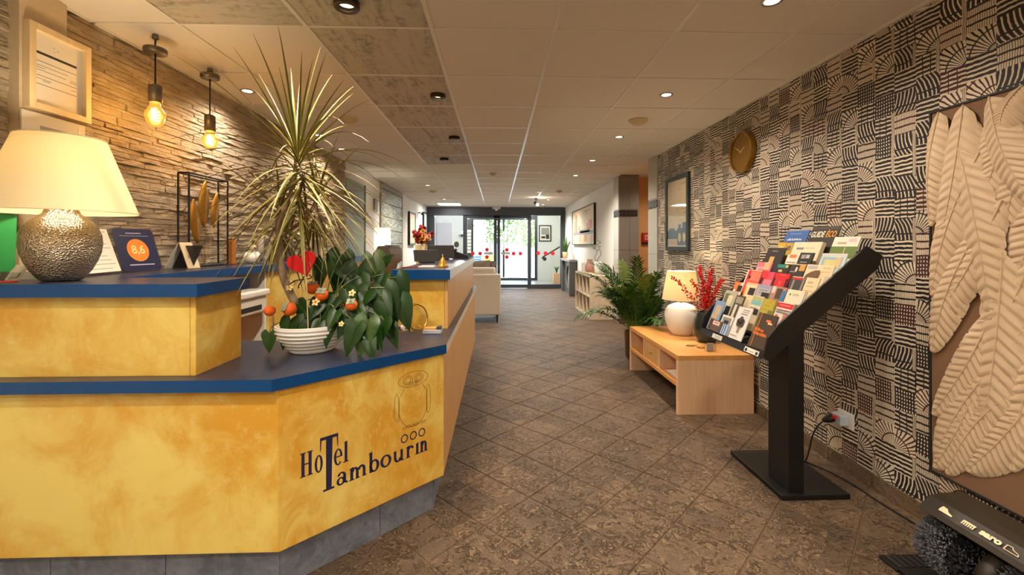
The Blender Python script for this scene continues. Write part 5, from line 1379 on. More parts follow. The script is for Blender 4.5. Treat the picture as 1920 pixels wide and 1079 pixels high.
# tier 1
brochure(1, 2.790, 2.655, .203, P(176, 170, 150), 'brochure with a pale statue on an olive ground in the second row', [(.1, .5, .02, .1, P(100, 104, 80)), (.4, .78, .03, .14, P(214, 204, 170)), (.5, .9, .1, .16, dk)])
brochure(1, 2.650, 2.560, .185, P(70, 66, 60), 'dark leaflet next to the statue brochure in the second row', [(.1, .9, .01, .05, P(150, 140, 120)), (.2, .5, .06, .14, P(210, 200, 180))])
brochure(1, 2.490, 2.386, .203, P(214, 200, 170), 'leaflet with a turquoise landscape strip in the second row', [(.05, .95, .004, .03, P(170, 176, 120)), (.05, .95, .03, .055, P(120, 176, 180)), (.1, .7, .07, .076, gry), (.5, .95, .075, .11, dk)])
brochure(1, 2.378, 2.268, .197, olv, 'yellow olive brochure in the second row above the dark brown guide', [(.5, .62, .012, .02, P(214, 100, 90)), (.1, .6, .035, .04, P(150, 140, 50)), (.1, .5, .06, .064, P(150, 140, 50)), (.6, 1.0, .06, .10, P(120, 110, 60)), (.9, 1, 0, .197, P(130, 130, 40))])
brochure(1, 2.258, 2.138, .196, P(224, 214, 206), 'white brochure with a red header band at the near end of the second row', [(.0, 1.0, .004, .030, rd_), (.15, .85, .012, .020, P(216, 120, 110)), (.05, .95, .04, .046, P(120, 60, 60)), (.1, .3, .07, .12, P(190, 90, 80)), (.6, .85, .06, .12, P(200, 120, 100))], text=[('~ccc', .08, .062, .018, gry, .8)])
# tier 2
brochure(2, 2.790, 2.695, .199, wh, 'white and orange leaflet at the far end of the third row', [(.0, .7, .0, .05, og), (.3, .8, .05, .11, P(214, 110, 60)), (.45, .95, .02, .06, dk)])
brochure(2, 2.665, 2.552, .206, cr, 'cream leaflet with an orange edge in the third row', [(.0, .14, .03, .14, P(226, 150, 40)), (.4, .95, .03, .075, dk), (.1, .9, .004, .010, P(200, 170, 130))])
brochure(2, 2.543, 2.418, .206, P(170, 166, 176), 'leaflet with lilac clouds and a lake in the third row', [(.05, .95, .0, .02, P(150, 150, 180)), (.2, .8, .03, .036, gry), (.15, .7, .046, .05, gry), (.45, 1.0, .045, .08, dk), (.05, .7, .075, .11, P(120, 190, 180))])
brochure(2, 2.408, 2.290, .208, P(170, 130, 108), 'brochure with a brown portrait and a blue corner in the third row', [(.0, .25, .0, .04, P(206, 196, 186)), (.35, .75, .01, .07, brn), (.3, .8, .07, .14, P(150, 110, 90)), (.80, 1.0, .02, .15, P(40, 120, 190))])
brochure(2, 2.280, 2.140, .203, P(228, 216, 190), 'white card with a small emblem at the near end of the third row', [(.18, .24, .022, .032, dk), (.34, .66, .020, .032, P(196, 180, 140)), (.0, 1.0, .075, .12, P(110, 96, 70)), (.93, .97, .0, .203, gry)])
# tier 3
brochure(3, 2.775, 2.622, .225, P(216, 80, 70), 'red and coral leaflet at the far end of the fourth row', [(.0, .08, .0, .22, wh), (.1, .3, .01, .07, rd_), (.3, .98, .012, .07, P(226, 120, 96)), (.22, .36, .04, .06, dk), (.3, 1.0, .0, .006, P(230, 190, 150))])
brochure(3, 2.610, 2.500, .223, P(206, 70, 90), 'pink and red leaflet, second in the fourth row', [(.0, .5, .0, .06, P(214, 40, 50)), (.3, .95, .05, .1, P(216, 120, 140)), (.0, .2, .04, .08, dk)])
brochure(3, 2.492, 2.368, .221, P(204, 20, 34), 'plain bright red leaflet in the fourth row', [(.35, .75, .008, .012, P(226, 100, 100)), (.4, .6, .045, .075, P(222, 80, 84)), (.0, .12, .03, .1, dk), (.86, 1.0, .03, .08, dk)])
brochure(3, 2.350, 2.240, .211, P(66, 58, 58), 'dark leaflet with a red and white title in the fourth row', [(.1, .85, .004, .016, rd_), (.1, .85, .0, .004, wh), (.2, .32, .02, .09, P(150, 140, 136)), (.85, 1.0, .0, .211, gry)])
brochure(3, 2.234, 2.140, .213, P(226, 204, 166), 'beige paper leaflet at the near end of the fourth row', [(.2, .6, .02, .032, tan), (.2, .75, .045, .050, tan), (.1, .8, .07, .074, tan)])
# tier 4
brochure(4, 2.768, 2.622, .218, P(206, 110, 124), 'pink landscape brochure at the far end of the fifth row', [(.0, .6, .03, .07, P(200, 150, 160)), (.5, .9, .0, .05, P(222, 170, 130)), (.2, .9, .05, .1, P(190, 80, 110))])
brochure(4, 2.600, 2.455, .214, P(40, 34, 34), 'black leaflet with a teal title and a small yellow figure in the fifth row', [(.25, .75, .004, .024, P(30, 130, 126)), (.4, .62, .036, .05, P(222, 186, 110)), (.76, .9, .006, .022, P(206, 190, 90))])
brochure(4, 2.447, 2.328, .220, P(50, 42, 40), 'dark food leaflet with an amber corner in the fifth row', [(.0, 1.0, .0, .006, P(210, 170, 130)), (.62, .98, .006, .04, P(206, 150, 70)), (.38, .5, .02, .044, P(230, 220, 210)), (.05, .45, .045, .05, P(170, 150, 140))])
brochure(4, 2.322, 2.130, .222, P(228, 208, 172), 'wide cream brochure showing a brown domed building in the fifth row', [(.06, .42, .006, .026, P(176, 170, 176)), (.62, .96, .01, .07, P(222, 200, 160)), (.62, .9, .014, .018, tan), (.62, .9, .036, .040, tan), (.8, .98, .06, .12, P(190, 180, 160))])
mb = MB(); bb = tb(4); O_ = Vector((bb.x, 2.322, bb.z))
mb.prism([(.010, .14), (.112, .14), (.112, .192), (.080, .190), (.05, .180), (.025, .164)], 0, .0004, (O_+TN*.0005, (0, -1, 0), TD, TN))
mb.build('domed_building', P(104, 78, 50), S.collection.objects['brochure.024'] if 'brochure.024' in S.collection.objects else st)
# tier 5
brochure(5, 2.786, 2.612, .255, P(34, 28, 28), 'black brochure with a golden bust at the far end of the sixth row', [(.3, .62, .02, .026, P(150, 130, 120)), (.3, .56, .06, .10, P(206, 160, 90)), (.25, .62, .10, .15, P(190, 150, 100))])
brochure(5, 2.572, 2.474, .212, wh, 'small white leaflet with an orange cap in the sixth row', [(.2, .8, .0, .02, og), (.1, .9, .045, .05, P(150, 90, 70)), (.1, .9, .06, .064, gry)])
brochure(5, 2.470, 2.360, .227, P(28, 24, 26), 'black leaflet with grey lettering in the sixth row', [(.15, .45, .012, .036, P(150, 146, 150)), (.5, .75, .012, .034, P(190, 186, 186)), (.2, .7, .055, .060, P(160, 160, 160))])
brochure(5, 2.298, 2.130, .226, P(196, 206, 210), 'pale blue photo brochure at the near end of the sixth row', [(.08, .9, .02, .085, P(150, 176, 190)), (.2, .66, .035, .075, P(206, 196, 130)), (.66, .84, .02, .08, P(214, 180, 130)), (.0, 1, .0, .006, wh)])
# tier 6
brochure(6, 2.768, 2.690, .234, P(200, 160, 50), 'small yellow leaflet at the far end of the seventh row', [(.2, .8, .03, .07, P(214, 190, 110)), (.0, 1.0, .0, .006, P(160, 120, 40))])
brochure(6, 2.684, 2.622, .228, P(190, 150, 60), 'narrow ochre leaflet with a dark spot in the seventh row', [(.2, .8, .02, .05, P(110, 90, 50))])
brochure(6, 2.616, 2.385, .232, P(230, 212, 180), 'thick white brochure stack in the seventh row', [(.16, .42, .034, .048, gry), (.45, .8, .034, .042, P(200, 186, 160)), (.0, 1, .0, .003, wh)], .022)
brochure(6, 2.310, 2.140, .260, P(200, 206, 190), 'landscape brochure with a white sky and green field near the upper end of the rack', [(.0, 1.0, .0, .055, P(226, 220, 200)), (.2, .55, .03, .042, P(180, 160, 150)), (.6, .9, .012, .03, P(216, 180, 190)), (.0, 1.0, .055, .12, grn), (.55, .575, .06, .14, P(200, 200, 150))])
# tier 7
brochure(7, 2.790, 2.585, .252, P(50, 92, 160), 'blue brochure at the far end of the top row', [(.2, .7, .02, .026, P(110, 140, 190)), (.0, 1.0, .0, .008, P(70, 110, 176))], text=[('~d', .16, .070, .020, P(206, 214, 226), .66)])
brochure(7, 2.565, 2.352, .268, P(36, 28, 26), 'black guide with bold white and amber title at the top of the rack', [(.0, 1.0, .0, .016, P(60, 44, 36))], text=[('GUIDE', .06, .066, .050, P(236, 226, 206), .50), ('ÉCO', .60, .066, .050, P(226, 150, 30), .36)])
brochure(7, 2.340, 2.280, .20, P(60, 40, 30), 'dark red leaflet with a round face motif behind the green landscape brochure', [(.2, .7, .04, .08, P(170, 110, 90))])

# ---------------------------------------------------------------- bench table and what stands on it
tb_ = thing('low_table', 'long low beech bench table with pigeonholes along the patterned wall', 'table', (1.65, 3.87, 0))
TX0, TX1, TY0, TY1, TH_ = 1.358, 1.94, 3.262, 4.47, .445
MB().box(TX0, TX1, TY0, TY1, TH_-.036, TH_).build('table_top', M['beech_y'], tb_, bevel=.002)
MB().box(TX0, TX1, TY0, TY0+.036, 0, TH_-.0365).build('end_panel', M['maple_z'], tb_, bevel=.0015)
MB().box(TX0, TX1, TY1-.036, TY1, 0, TH_-.0365).build('end_panel', M['maple_z'], tb_, bevel=.0015)
MB().box(TX0, TX1, TY0+.0365, TY1-.0365, .205, .238).build('shelf', M['beech_y'], tb_, bevel=.001)
for y_ in (3.655, 4.04): MB().box(TX0+.005, TX1-.03, y_, y_+.022, .2385, TH_-.0365).build('divider', M['maple_z'], tb_)
MB().box(TX1-.03, TX1-.015, TY0+.0365, TY1-.0365, .2385, TH_-.0365).build('rear_panel', M['beech_z'], tb_)
dr_ = MB().box(TX0+.012, TX0+.03, 3.68, 4.037, .2395, TH_-.038).build('drawer_front', M['beech_z'], tb_, bevel=.001)
MB().lathe([(.004, 0), (.004, .012), (.012, .018), (.001, .022)], (TX0+.012, 3.86, .325), 12, axis=(-1, 0, 0)).build('knob', M['steel'], dr_)
t = thing('magazine_pile', 'few white and pink papers lying in the near pigeonhole of the bench table', 'magazine', (1.48, 3.47, .2385))
for k, (m, w) in enumerate(((P(206, 190, 180), .24), (P(190, 120, 130), .22), (M['paper'], .20), (M['paper'], .13))): MB().box(1.39, 1.39+w*.9, 3.36+k*.01, 3.36+w, .2387+k*.006, .2387+k*.006+.005).build('magazine', m, t)
table_lamp('ceramic_lamp', 'white round ceramic table lamp with cream shade on the bench table', 1.708, 4.03, .4455,
    [(.07, .4455), (.08, .449), (.115, .50), (.141, .57), (.149, .63), (.141, .68), (.112, .715), (.07, .733), (.045, .74)], M['ceramic'], .170, .125, .775, 1.035, M['shade'], 15, .84)
t = thing('dark_vase', 'dark green glazed vase on the bench table behind the brochure rack', 'vase', (1.80, 3.72, .4455))
VX, VY = 1.80, 3.72
MB().lathe([(.06, .4455), (.068, .448), (.098, .50), (.106, .57), (.100, .64), (.082, .695), (.080, .705), (.072, .70), (.09, .63)], (VX, VY, 0), 28, cap=False).build('body', M['vase_dark'], t)
MB().lathe([(.06, .4455), (.001, .4455)], (VX, VY, 0), 28, cap=False).build('bottom', M['vase_dark'], t)
t = thing('berry_branches', 'bright red berry twigs standing in the dark vase beside the white lamp', 'branch', (VX, VY, .55))
rb_ = random.Random(21)
def berry_twig(tip, n, spread=.016):
    tip = Vector(tip); o = Vector((VX+rb_.uniform(-.03, .03), VY+rb_.uniform(-.02, .02), .58)); m1 = Vector((o.x, o.y, .72)).lerp(tip, .15)
    P_ = bez(o, m1, (m1+tip)/2+Vector((0, 0, .03)), tip, 14)
    st_ = MB().tube(P_, [.003-.0018*i/14 for i in range(15)], 5).build('twig', M['bark'], t)
    mb = MB()
    for k in range(n):
        f = .30+.70*k/n; i = min(13, int(f*14)); q = P_[i].lerp(P_[i+1], f*14-i)
        w_ = spread*(1.15-.7*f)
        q = q+Vector((rb_.gauss(0, w_), rb_.gauss(0, w_), rb_.gauss(0, w_)))
        mb.ball(q, rb_.uniform(.0055, .0085), 6, 4)
    mb.build('berries', M['berry'], st_, kind='stuff')
for tip, n in (((1.45, 3.62, 1.02), 60), ((1.70, 3.66, 1.07), 95), ((1.75, 3.74, 1.10), 95), ((1.82, 3.66, 1.08), 95), ((1.86, 3.80, 1.04), 80), ((1.78, 3.6, 1.0), 80), ((1.90, 3.64, .99), 70), ((1.66, 3.70, .98), 60), ((1.92, 3.72, .98), 60), ((1.80, 3.70, .95), 70)): berry_twig(tip, n)
t = thing('spectacles', 'folded reading glasses lying on the bench table', 'glasses', (1.62, 3.53, .446))
for k, (x_, y_) in enumerate(((1.585, 3.575), (1.645, 3.50))):
    mb = MB(); mb.tube([(x_+.027*math.cos(a), y_+.024*math.sin(a), .4485) for a in [2*PI*i/20 for i in range(20)]], .0022, 6, closed=True); mb.build('lens_rim', M['black'], t)
MB().tube([(1.604, 3.556, .449), (1.615, 3.54, .455), (1.627, 3.523, .449)], .002, 6).build('bridge', M['black'], t)
for a_, b_ in (((1.565, 3.59, .449), (1.66, 3.585, .449)), ((1.668, 3.485, .449), (1.70, 3.57, .449))): MB().tube([a_, b_], .0022, 6).build('temple', P(150, 90, 50), t)
t = thing('card_holder', 'small clear card holder on the bench table under the brochure rack', 'holder', (1.66, 3.36, .4455))
MB().box(1.63, 1.70, 3.36, 3.42, .446, .50).build('block', M['clear'], t); MB().box(1.64, 1.69, 3.385, 3.395, .449, .51).build('cards', M['greyprint'], t)

# palm behind the bench
PB = (1.60, 4.93)
pl = thing('potted_palm', 'bushy areca palm in a brass pot between bench table and pillar', 'plant', (PB[0], PB[1], 0))
MB().lathe([(.13, .001), (.145, .02), (.158, .30), (.162, .305), (.150, .30), (.148, .26)], (PB[0], PB[1], 0), 28, cap=False).build('pot', paint('old_brass_pot', c(120, 88, 40), .4, .6), pl)
MB().lathe([(.152, .27), (.001, .28)], (PB[0], PB[1], 0), 24, cap=False).build('soil', M['soil'], pl)
rp = random.Random(8)
def frond(base_, az, el, L, droop, m, ll=.21):
    p = Vector(base_); d = Vector((math.cos(az)*math.cos(el), math.sin(az)*math.cos(el), math.sin(el))); n = 26; pts = [p.copy()]; ds = [d.copy()]
    for i in range(n):
        p = p+d*(L/n); d = (d+Vector((0, 0, -1))*droop*(i/n)**1.2/n*1.6).normalized(); pts.append(p.copy()); ds.append(d.copy())
    mb = MB(); mb.tube(pts, [.006-.005*i/n for i in range(n+1)], 5, 1)
    for i in range(8, n+1):
        f = (i-8)/(n-8)
        for sg in (-1, 1):
            T_ = ds[i]; sd = T_.cross(UP); sd = sd.normalized() if sd.length > .05 else Vector((1, 0, 0)); up_ = sd.cross(T_)
            dr2 = (sd*sg*(.9-.35*f)+T_*(.65+.5*f+rp.uniform(-.15, .15))+up_*rp.uniform(.1, .4)).normalized(); l_ = ll*(.55+.9*math.sin(PI*min(1, f*.75+.2)))*.75*rp.uniform(.85, 1.1)
            wv = dr2.cross(up_).normalized()*.0105
            a = pts[i]; b = a+dr2*l_*.45; c_ = a+dr2*l_+Vector((0, 0, -.30*l_*rp.uniform(.5, 1.8)))
            mb.add([a-wv*.5, a+wv*.5, b+wv, b-wv, c_], [(0, 1, 2, 3), (3, 2, 4)], 0)
    mb.build('frond', [m, M['palm2']], pl)
for k in range(48):
    az = k*2.39996; el = rp.uniform(.92, 1.38) if k % 6 else rp.uniform(.6, .9); L = rp.uniform(.75, 1.08) if el > 1.1 else rp.uniform(.62, .8)
    if math.cos(az) > .35: L *= .45; el = max(el, 1.25)
    elif math.cos(az) < -.3: el = max(el, 1.12); L *= .92
    frond((PB[0]+.07*math.cos(az), PB[1]+.07*math.sin(az), .26), az, el, L, rp.uniform(1.1, 2.3), M['palm'] if k % 5 else M['palm2'])
frond((PB[0]-.06, PB[1], .3), PI*1.02, .62, .70, 1.9, M['palm']); frond((PB[0]-.06, PB[1]-.03, .3), PI*1.12, .80, .66, 2.2, M['palm'])
frond((PB[0]+.05, PB[1]-.08, .3), -1.2, .55, .42, 2.2, M['palm2'])
for k in range(9):
    a = k*.7; MB().tube([(PB[0]+.06*math.cos(a), PB[1]+.06*math.sin(a), .27), (PB[0]+.075*math.cos(a), PB[1]+.075*math.sin(a), .62)], [.009, .005], 6).build('cane', M['palm2'], pl)

# ---------------------------------------------------------------- right wall
t = thing('wall_clock', 'round satin gold wall clock on the patterned wall', 'clock', (1.93, 3.455, 1.86))
ck = Vector((XR, 3.452, 2.022)); R_ = .162
MB().lathe([(R_, .001), (R_, .045), (R_-.006, .050), (R_-.012, .046), (R_-.014, .036)], ck, 56, axis=(-1, 0, 0), cap=False).build('case', M['clockgold'], t)
MB().lathe([(R_-.008, .034), (.001, .034)], ck, 56, axis=(-1, 0, 0), cap=False).build('dial', M['clockgold'], t)
tk = MB()
for k in range(12):
    a = 2*PI*k/12; d = Vector((0, math.sin(a), math.cos(a))); s_ = Vector((0, d.z, -d.y)); o = ck+Vector((-.0345, 0, 0))+d*(R_-.036)
    tk.obox(o-s_*.0015, s_*.003, d*.014, Vector((-.0008, 0, 0)))
tk.build('hour_marks', M['brass'], t)
def hand(ang, L, w):
    d = Vector((0, -math.sin(ang), math.cos(ang))); s_ = Vector((0, d.z, -d.y)); o = ck+Vector((-.037, 0, 0))-d*.015
    MB().obox(o-s_*w/2, s_*w, d*(L+.015), Vector((-.001, 0, 0))).build('hand', P(230, 210, 160, .3), t)
hand(math.radians(62), .062, .005); hand(math.radians(-58), .095, .0035)
MB().lathe([(.006, .036), (.006, .041)], ck, 12, axis=(-1, 0, 0)).build('hub', M['brass'], t)
# poster
t = wall_pic('framed_poster', 'tall dark framed poster of a harbour with two yellow shapes on the patterned wall', XR, 4.44, 5.05, 1.215, 2.035, .045, .03, P(38, 48, 50), P(206, 186, 154), -1)
px_ = XR-.0185; B_ = MB()
def pq(y0, y1, z0, z1, m, name='printed_shape'): return MB().box(px_-.0006, px_, y0, y1, z0, z1).build(name, m, t)
pq(4.73, 5.0, 1.345, 1.44, P(60, 72, 92)); pq(4.49, 4.73, 1.275, 1.46, P(40, 50, 70)); pq(4.49, 4.60, 1.46, 1.52, P(50, 66, 92)); pq(4.64, 4.70, 1.46, 1.50, P(50, 66, 92)); pq(4.80, 4.96, 1.44, 1.465, P(90, 90, 100))
for yy in (4.555, 4.67): MB().prism(ellipse(0, 0, .035, .05, 18), 0, .001, ((px_-.0008, yy, 1.36), (0, 1, 0), (0, 0, 1), (-1, 0, 0))).build('yellow_shape', P(206, 180, 100), t)
pq(4.74, 4.98, 1.285, 1.335, P(190, 160, 126)); pq(4.50, 4.66, 1.93, 1.938, P(150, 130, 104), 'printed_line')
rq = random.Random(4)
for k in range(26): y0 = rq.uniform(4.5, 4.93); z0 = rq.uniform(1.5, 1.9); pq(y0, y0+rq.uniform(.01, .05), z0, z0+rq.uniform(.004, .015), P(176, 152, 120))
MB().box(XR-.022, XR-.021, 4.486, 5.004, 1.261, 1.989).build('glazing', M['clear'], t)
# socket, plug and cables
t = thing('wall_socket', 'white wall socket with a plugged in adapter low on the patterned wall', 'socket', (1.96, 2.42, .25))
MB().box(XR-.014, XR-.001, 2.37, 2.48, .245, .335).build('cover_plate', M['white'], t, bevel=.003); MB().box(XR-.062, XR-.014, 2.395, 2.465, .262, .322).build('adapter', P(196, 208, 222, .3), t, bevel=.006)
t = thing('power_plug', 'black angled plug with a red button in the wall socket', 'plug', (1.90, 2.45, .25))
MB().lathe([(.022, 0), (.024, .02), (.016, .045), (.007, .06)], (XR-.063, 2.45, .292), 14, axis=(-1, .25, -.45)).build('plug_body', M['black'], t); MB().box(XR-.082, XR-.068, 2.412, 2.432, .296, .316).build('red_button', P(226, 40, 40), t, bevel=.003)
t = thing('extension_lead', 'black power lead running from the socket along the skirting to the shoe polisher', 'cord', (1.9, 2.2, .004))
MB().tube(bez(Vector((1.865, 2.464, .262)), Vector((1.80, 2.49, .20)), Vector((1.83, 2.50, .06)), Vector((1.80, 2.52, .006)), 14)+bez(Vector((1.80, 2.52, .006)), Vector((1.75, 2.60, .006)), Vector((1.90, 2.45, .006)), Vector((1.89, 2.2, .006)), 14)[1:]+bez(Vector((1.89, 2.2, .006)), Vector((1.88, 2.05, .006)), Vector((1.92, 1.95, .006)), Vector((1.90, 1.78, .006)), 10)[1:], .0045, 6).build('cable', M['black'], t)
t = thing('white_lead', 'thin pale lead looping beside the plug', 'cord', (1.9, 2.5, .28))
MB().tube(bez(Vector((1.925, 2.48, .325)), Vector((1.86, 2.56, .36)), Vector((1.88, 2.6, .30)), Vector((1.93, 2.62, .27)), 12), .003, 6).build('lead', P(196, 170, 130), t)
# feather picture
fp = thing('feather_picture', 'large relief picture of cream feathers on a brown ground, cut by the frame edge', 'picture', (1.96, 1.2, .27))
Y0_, Y1_, Z0_, Z1_ = .55, 1.912, .268, 1.868
MB().box(XR-.028, XR-.004, Y0_, Y1_, Z0_, Z1_).build('canvas', M['canvas'], fp)
for a in ((Y1_, Y1_+.008, Z0_-.008, Z1_+.008), (Y0_-.008, Y0_, Z0_-.008, Z1_+.008), (Y0_, Y1_, Z0_-.008, Z0_), (Y0_, Y1_, Z1_, Z1_+.008)): MB().box(XR-.034, XR-.004, *a).build('frame_bar', P(34, 40, 40), fp)
def feather(by, bz, ty, tz, w, lift, bend=0.0, notch=1):
    a = Vector((0, by, bz)); b = Vector((0, ty, tz)); d = b-a; L = d.length; d.normalize(); s = Vector((0, d.z, -d.y)); r = random.Random(int((by*31+bz*77+ty*13)*1000)); n = 80; M_ = 5
    vs = []; fs = []
    def hw(f, sg): 
        e = math.sin(PI*min(1, .10+.90*f**.8))**.62
        return w*e*(1.0 if sg > 0 else .82)
    for sg in (-1, 1):
        o = len(vs); k0 = 0
        for i in range(n+1):
            f = i/n; bw = hw(f, sg); tooth = 1-.10*notch*((i*7 % 11) == 0)-.03*r.random()
            c0 = a+d*L*f+s*bend*math.sin(PI*f)
            for j in range(M_+1):
                u = j/M_; q = c0+s*sg*bw*u*tooth+d*(bw*u*.75)
                ridge = ((i % 5)/5)*.0075*math.sin(PI*min(1, u*.9+.08))
                x = XR-.029-lift-.008*(1-u)**.5*(1-f*.4)-ridge-.010*math.sin(PI*f)*(1-u*u)
                q = Vector((x, min(max(q.y, Y0_+.002), Y1_-.002), min(max(q.z, Z0_+.002), Z1_-.002))); vs.append(q)
        for i in range(n):
            for j in range(M_):
                p_ = o+i*(M_+1)+j; q_ = (p_, p_+1, p_+M_+2, p_+M_+1); fs.append(q_ if sg > 0 else q_[::-1])
    mb = MB(); mb.add(vs, fs, 0, True); ft = mb.build('feather', M['feather'], fp)
    q = MB(); q.tube([Vector((XR-.029-lift-.010*(1-i/12*.4)-.010*math.sin(PI*i/12), min(max((a+d*L*i/12+s*bend*math.sin(PI*i/12)).y, Y0_+.004), Y1_-.004), min(max((a+d*L*i/12+s*bend*math.sin(PI*i/12)).z, Z0_+.004), Z1_-.004))) for i in range(13)], [.004-.003*i/12 for i in range(13)], 6); q.build('quill', M['feather'], ft)
FE = [(1.70, .75, 1.895, .285, .08, .004), (1.60, .72, 1.84, .285, .08, .003), (1.50, .78, 1.76, .34, .09, .002), (1.45, 1.80, 1.62, 1.35, .12, .003), (1.60, 1.85, 1.70, 1.45, .12, .004), (1.38, 1.62, 1.58, 1.15, .12, .002), (1.74, 1.82, 1.86, 1.48, .10, .005),
      (1.50, 1.30, 1.70, .60, .10, 0), (1.55, 1.0, 1.80, .40, .10, .002), (1.62, .85, 1.89, .32, .09, .004), (1.66, 1.0, 1.90, .52, .085, .006),
      (1.45, 1.05, 1.60, .42, .085, .003), (1.40, 1.30, 1.52, .60, .11, .006), (1.30, 1.45, 1.42, .50, .10, .004), (1.62, 1.25, 1.70, .50, .10, .009),
      (1.70, 1.35, 1.90, .80, .09, .010), (1.62, 1.45, 1.89, .93, .075, .012), (1.70, 1.65, 1.90, 1.05, .08, .012), (1.40, 1.75, 1.50, 1.05, .11, .010),
      (1.25, 1.6, 1.36, .75, .12, .008), (1.76, 1.86, 1.88, 1.20, .085, .014), (1.86, 1.86, 1.90, 1.36, .06, .016), (1.78, 1.70, 1.66, .98, .085, .018), (1.66, 1.86, 1.52, 1.42, .075, .020),
      (1.45, 1.86, 1.40, 1.30, .09, .014), (1.30, 1.86, 1.22, 1.25, .11, .012), (1.15, 1.8, 1.15, 1.0, .13, .006), (1.55, 1.866, 1.62, 1.70, .07, .022), (1.05, 1.7, 1.02, .9, .13, .004), (.85, 1.75, .8, .95, .14, .004)]
for k, (a, b, c_, d_, w_, l_) in enumerate(FE): feather(a, b, c_, d_, w_, l_*.8, .02*(-1)**k)
# fire alarm
t = thing('fire_alarm', 'red fire alarm box on the apricot wall of the recess', 'alarm', (2.52, 7.37, 1.28))
MB().box(2.445, 2.59, 7.335, 7.379, 1.325, 1.487).build('box', P(176, 24, 26), t, bevel=.006); MB().box(2.49, 2.545, 7.332, 7.335, 1.365, 1.45).build('white_sign', P(226, 170, 150), t); MB().box(2.508, 2.527, 7.330, 7.332, 1.38, 1.435).build('red_mark', P(190, 30, 30), t)
MB().box(2.445, 2.59, 7.35, 7.379, 1.285, 1.318).build('label_plate', M['darkgrey'], t)
# cube shelf
cs = thing('cube_shelf', 'pale oak open shelf with two rows of four pigeonholes on the far right', 'shelf', (1.78, 8.17, 0))
CX0, CX1, CY0, CY1, CZ = 1.585, 1.985, 7.475, 8.88, .757
for z0, z1 in ((.0, .036), (CZ-.036, CZ)): MB().box(CX0, CX1, CY0, CY1, z0, z1).build('board', M['oak_pale'], cs, bevel=.001)
for y_ in (CY0, CY1-.036): MB().box(CX0, CX1, y_, y_+.036, .0365, CZ-.0365).build('side_panel', M['oak_pale'], cs)
MB().box(CX0+.004, CX1-.012, CY0+.0365, CY1-.0365, .37, .388).build('board', M['oak_pale'], cs)
for k in (1, 2, 3):
    y_ = CY0+k*(CY1-CY0)/4-.009
    for z0, z1 in ((.0365, .3695), (.3885, CZ-.0365)): MB().box(CX0+.004, CX1-.012, y_, y_+.018, z0, z1).build('divider', M['oak_pale'], cs)
MB().box(CX1-.012, CX1, CY0+.0365, CY1-.0365, .0365, CZ-.0365).build('rear_panel', P(150, 124, 92), cs)
t = thing('pink_vase', 'dusty pink bottle shaped vase on the pale oak shelf', 'vase', (1.80, 8.72, CZ)); X_, Y_ = 1.80, 8.50
t.location = (X_, Y_, CZ); WL[t.name] = (X_, Y_, CZ)
MB().lathe([(.06, CZ+.0005), (.075, CZ+.01), (.098, CZ+.08), (.088, CZ+.14), (.055, CZ+.20), (.05, CZ+.235), (.06, CZ+.245), (.045, CZ+.24)], (X_, Y_, 0), 24, cap=False).build('body', M['pink'], t)
MB().lathe([(.06, CZ+.0005), (.001, CZ+.0005)], (X_, Y_, 0), 24, cap=False).build('bottom', M['pink'], t)
t = thing('candle_box', 'small white glowing candle block behind the pink vase', 'candle', (1.78, 8.80, CZ))
MB().box(1.69, 1.79, 8.72, 8.80, CZ+.0005, CZ+.16).build('wax', M['ceramic'], t, bevel=.006); MB().tube([(1.74, 8.76, CZ+.16), (1.74, 8.76, CZ+.18)], .002, 5).build('wick', M['black'], t)
t = thing('tea_light_glass', 'small golden brown glass between the pink and the white vase', 'candle', (1.80, 8.1, CZ))
MB().lathe([(.035, .0005), (.04, .01), (.04, .10), (.034, .11)], (1.80, 8.12, CZ), 16).build('glass', P(150, 110, 50, .2), t); MB().lathe([(.042, .10), (.042, .115)], (1.80, 8.12, CZ), 16).build('rim', M['brass'], t)
t = thing('white_vase', 'white cylinder vase with twisted dark twigs on the pale oak shelf', 'vase', (1.80, 7.80, CZ))
MB().lathe([(.05, .0005), (.062, .008), (.066, .10), (.062, .215), (.055, .225), (.05, .21)], (1.80, 7.80, CZ), 24, cap=False).build('body', M['ceramic'], t)
MB().lathe([(.05, .0005), (.001, .0005)], (1.80, 7.80, CZ), 24, cap=False).build('bottom', M['ceramic'], t)
for k, (dx, tz, ph) in enumerate(((-.05, 1.28, 0), (.03, 1.36, 2.0))):
    tw = MB().tube([(1.80+dx*f*1.4+.03*math.sin(f*11+ph)*min(1, f*3), 7.80+.02*math.cos(f*11+ph)*f, CZ+.1+f*(tz-CZ-.1)) for f in [i/20 for i in range(21)]], [.006-.003*i/20 for i in range(21)], 6).build('twig', P(70, 56, 44), t)
    for j in range(4):
        f = .75+.07*j; q = Vector((1.80+dx*f*1.4+.03*math.sin(f*11+ph), 7.80, CZ+.1+f*(tz-CZ-.1))); MB().tube([q, q+Vector((.035*(-1)**j, .01, .02)), q+Vector((.05*(-1)**j, .01, .012))], [.002, .007, .001], 5).build('leaf', M['leaf2'], tw)
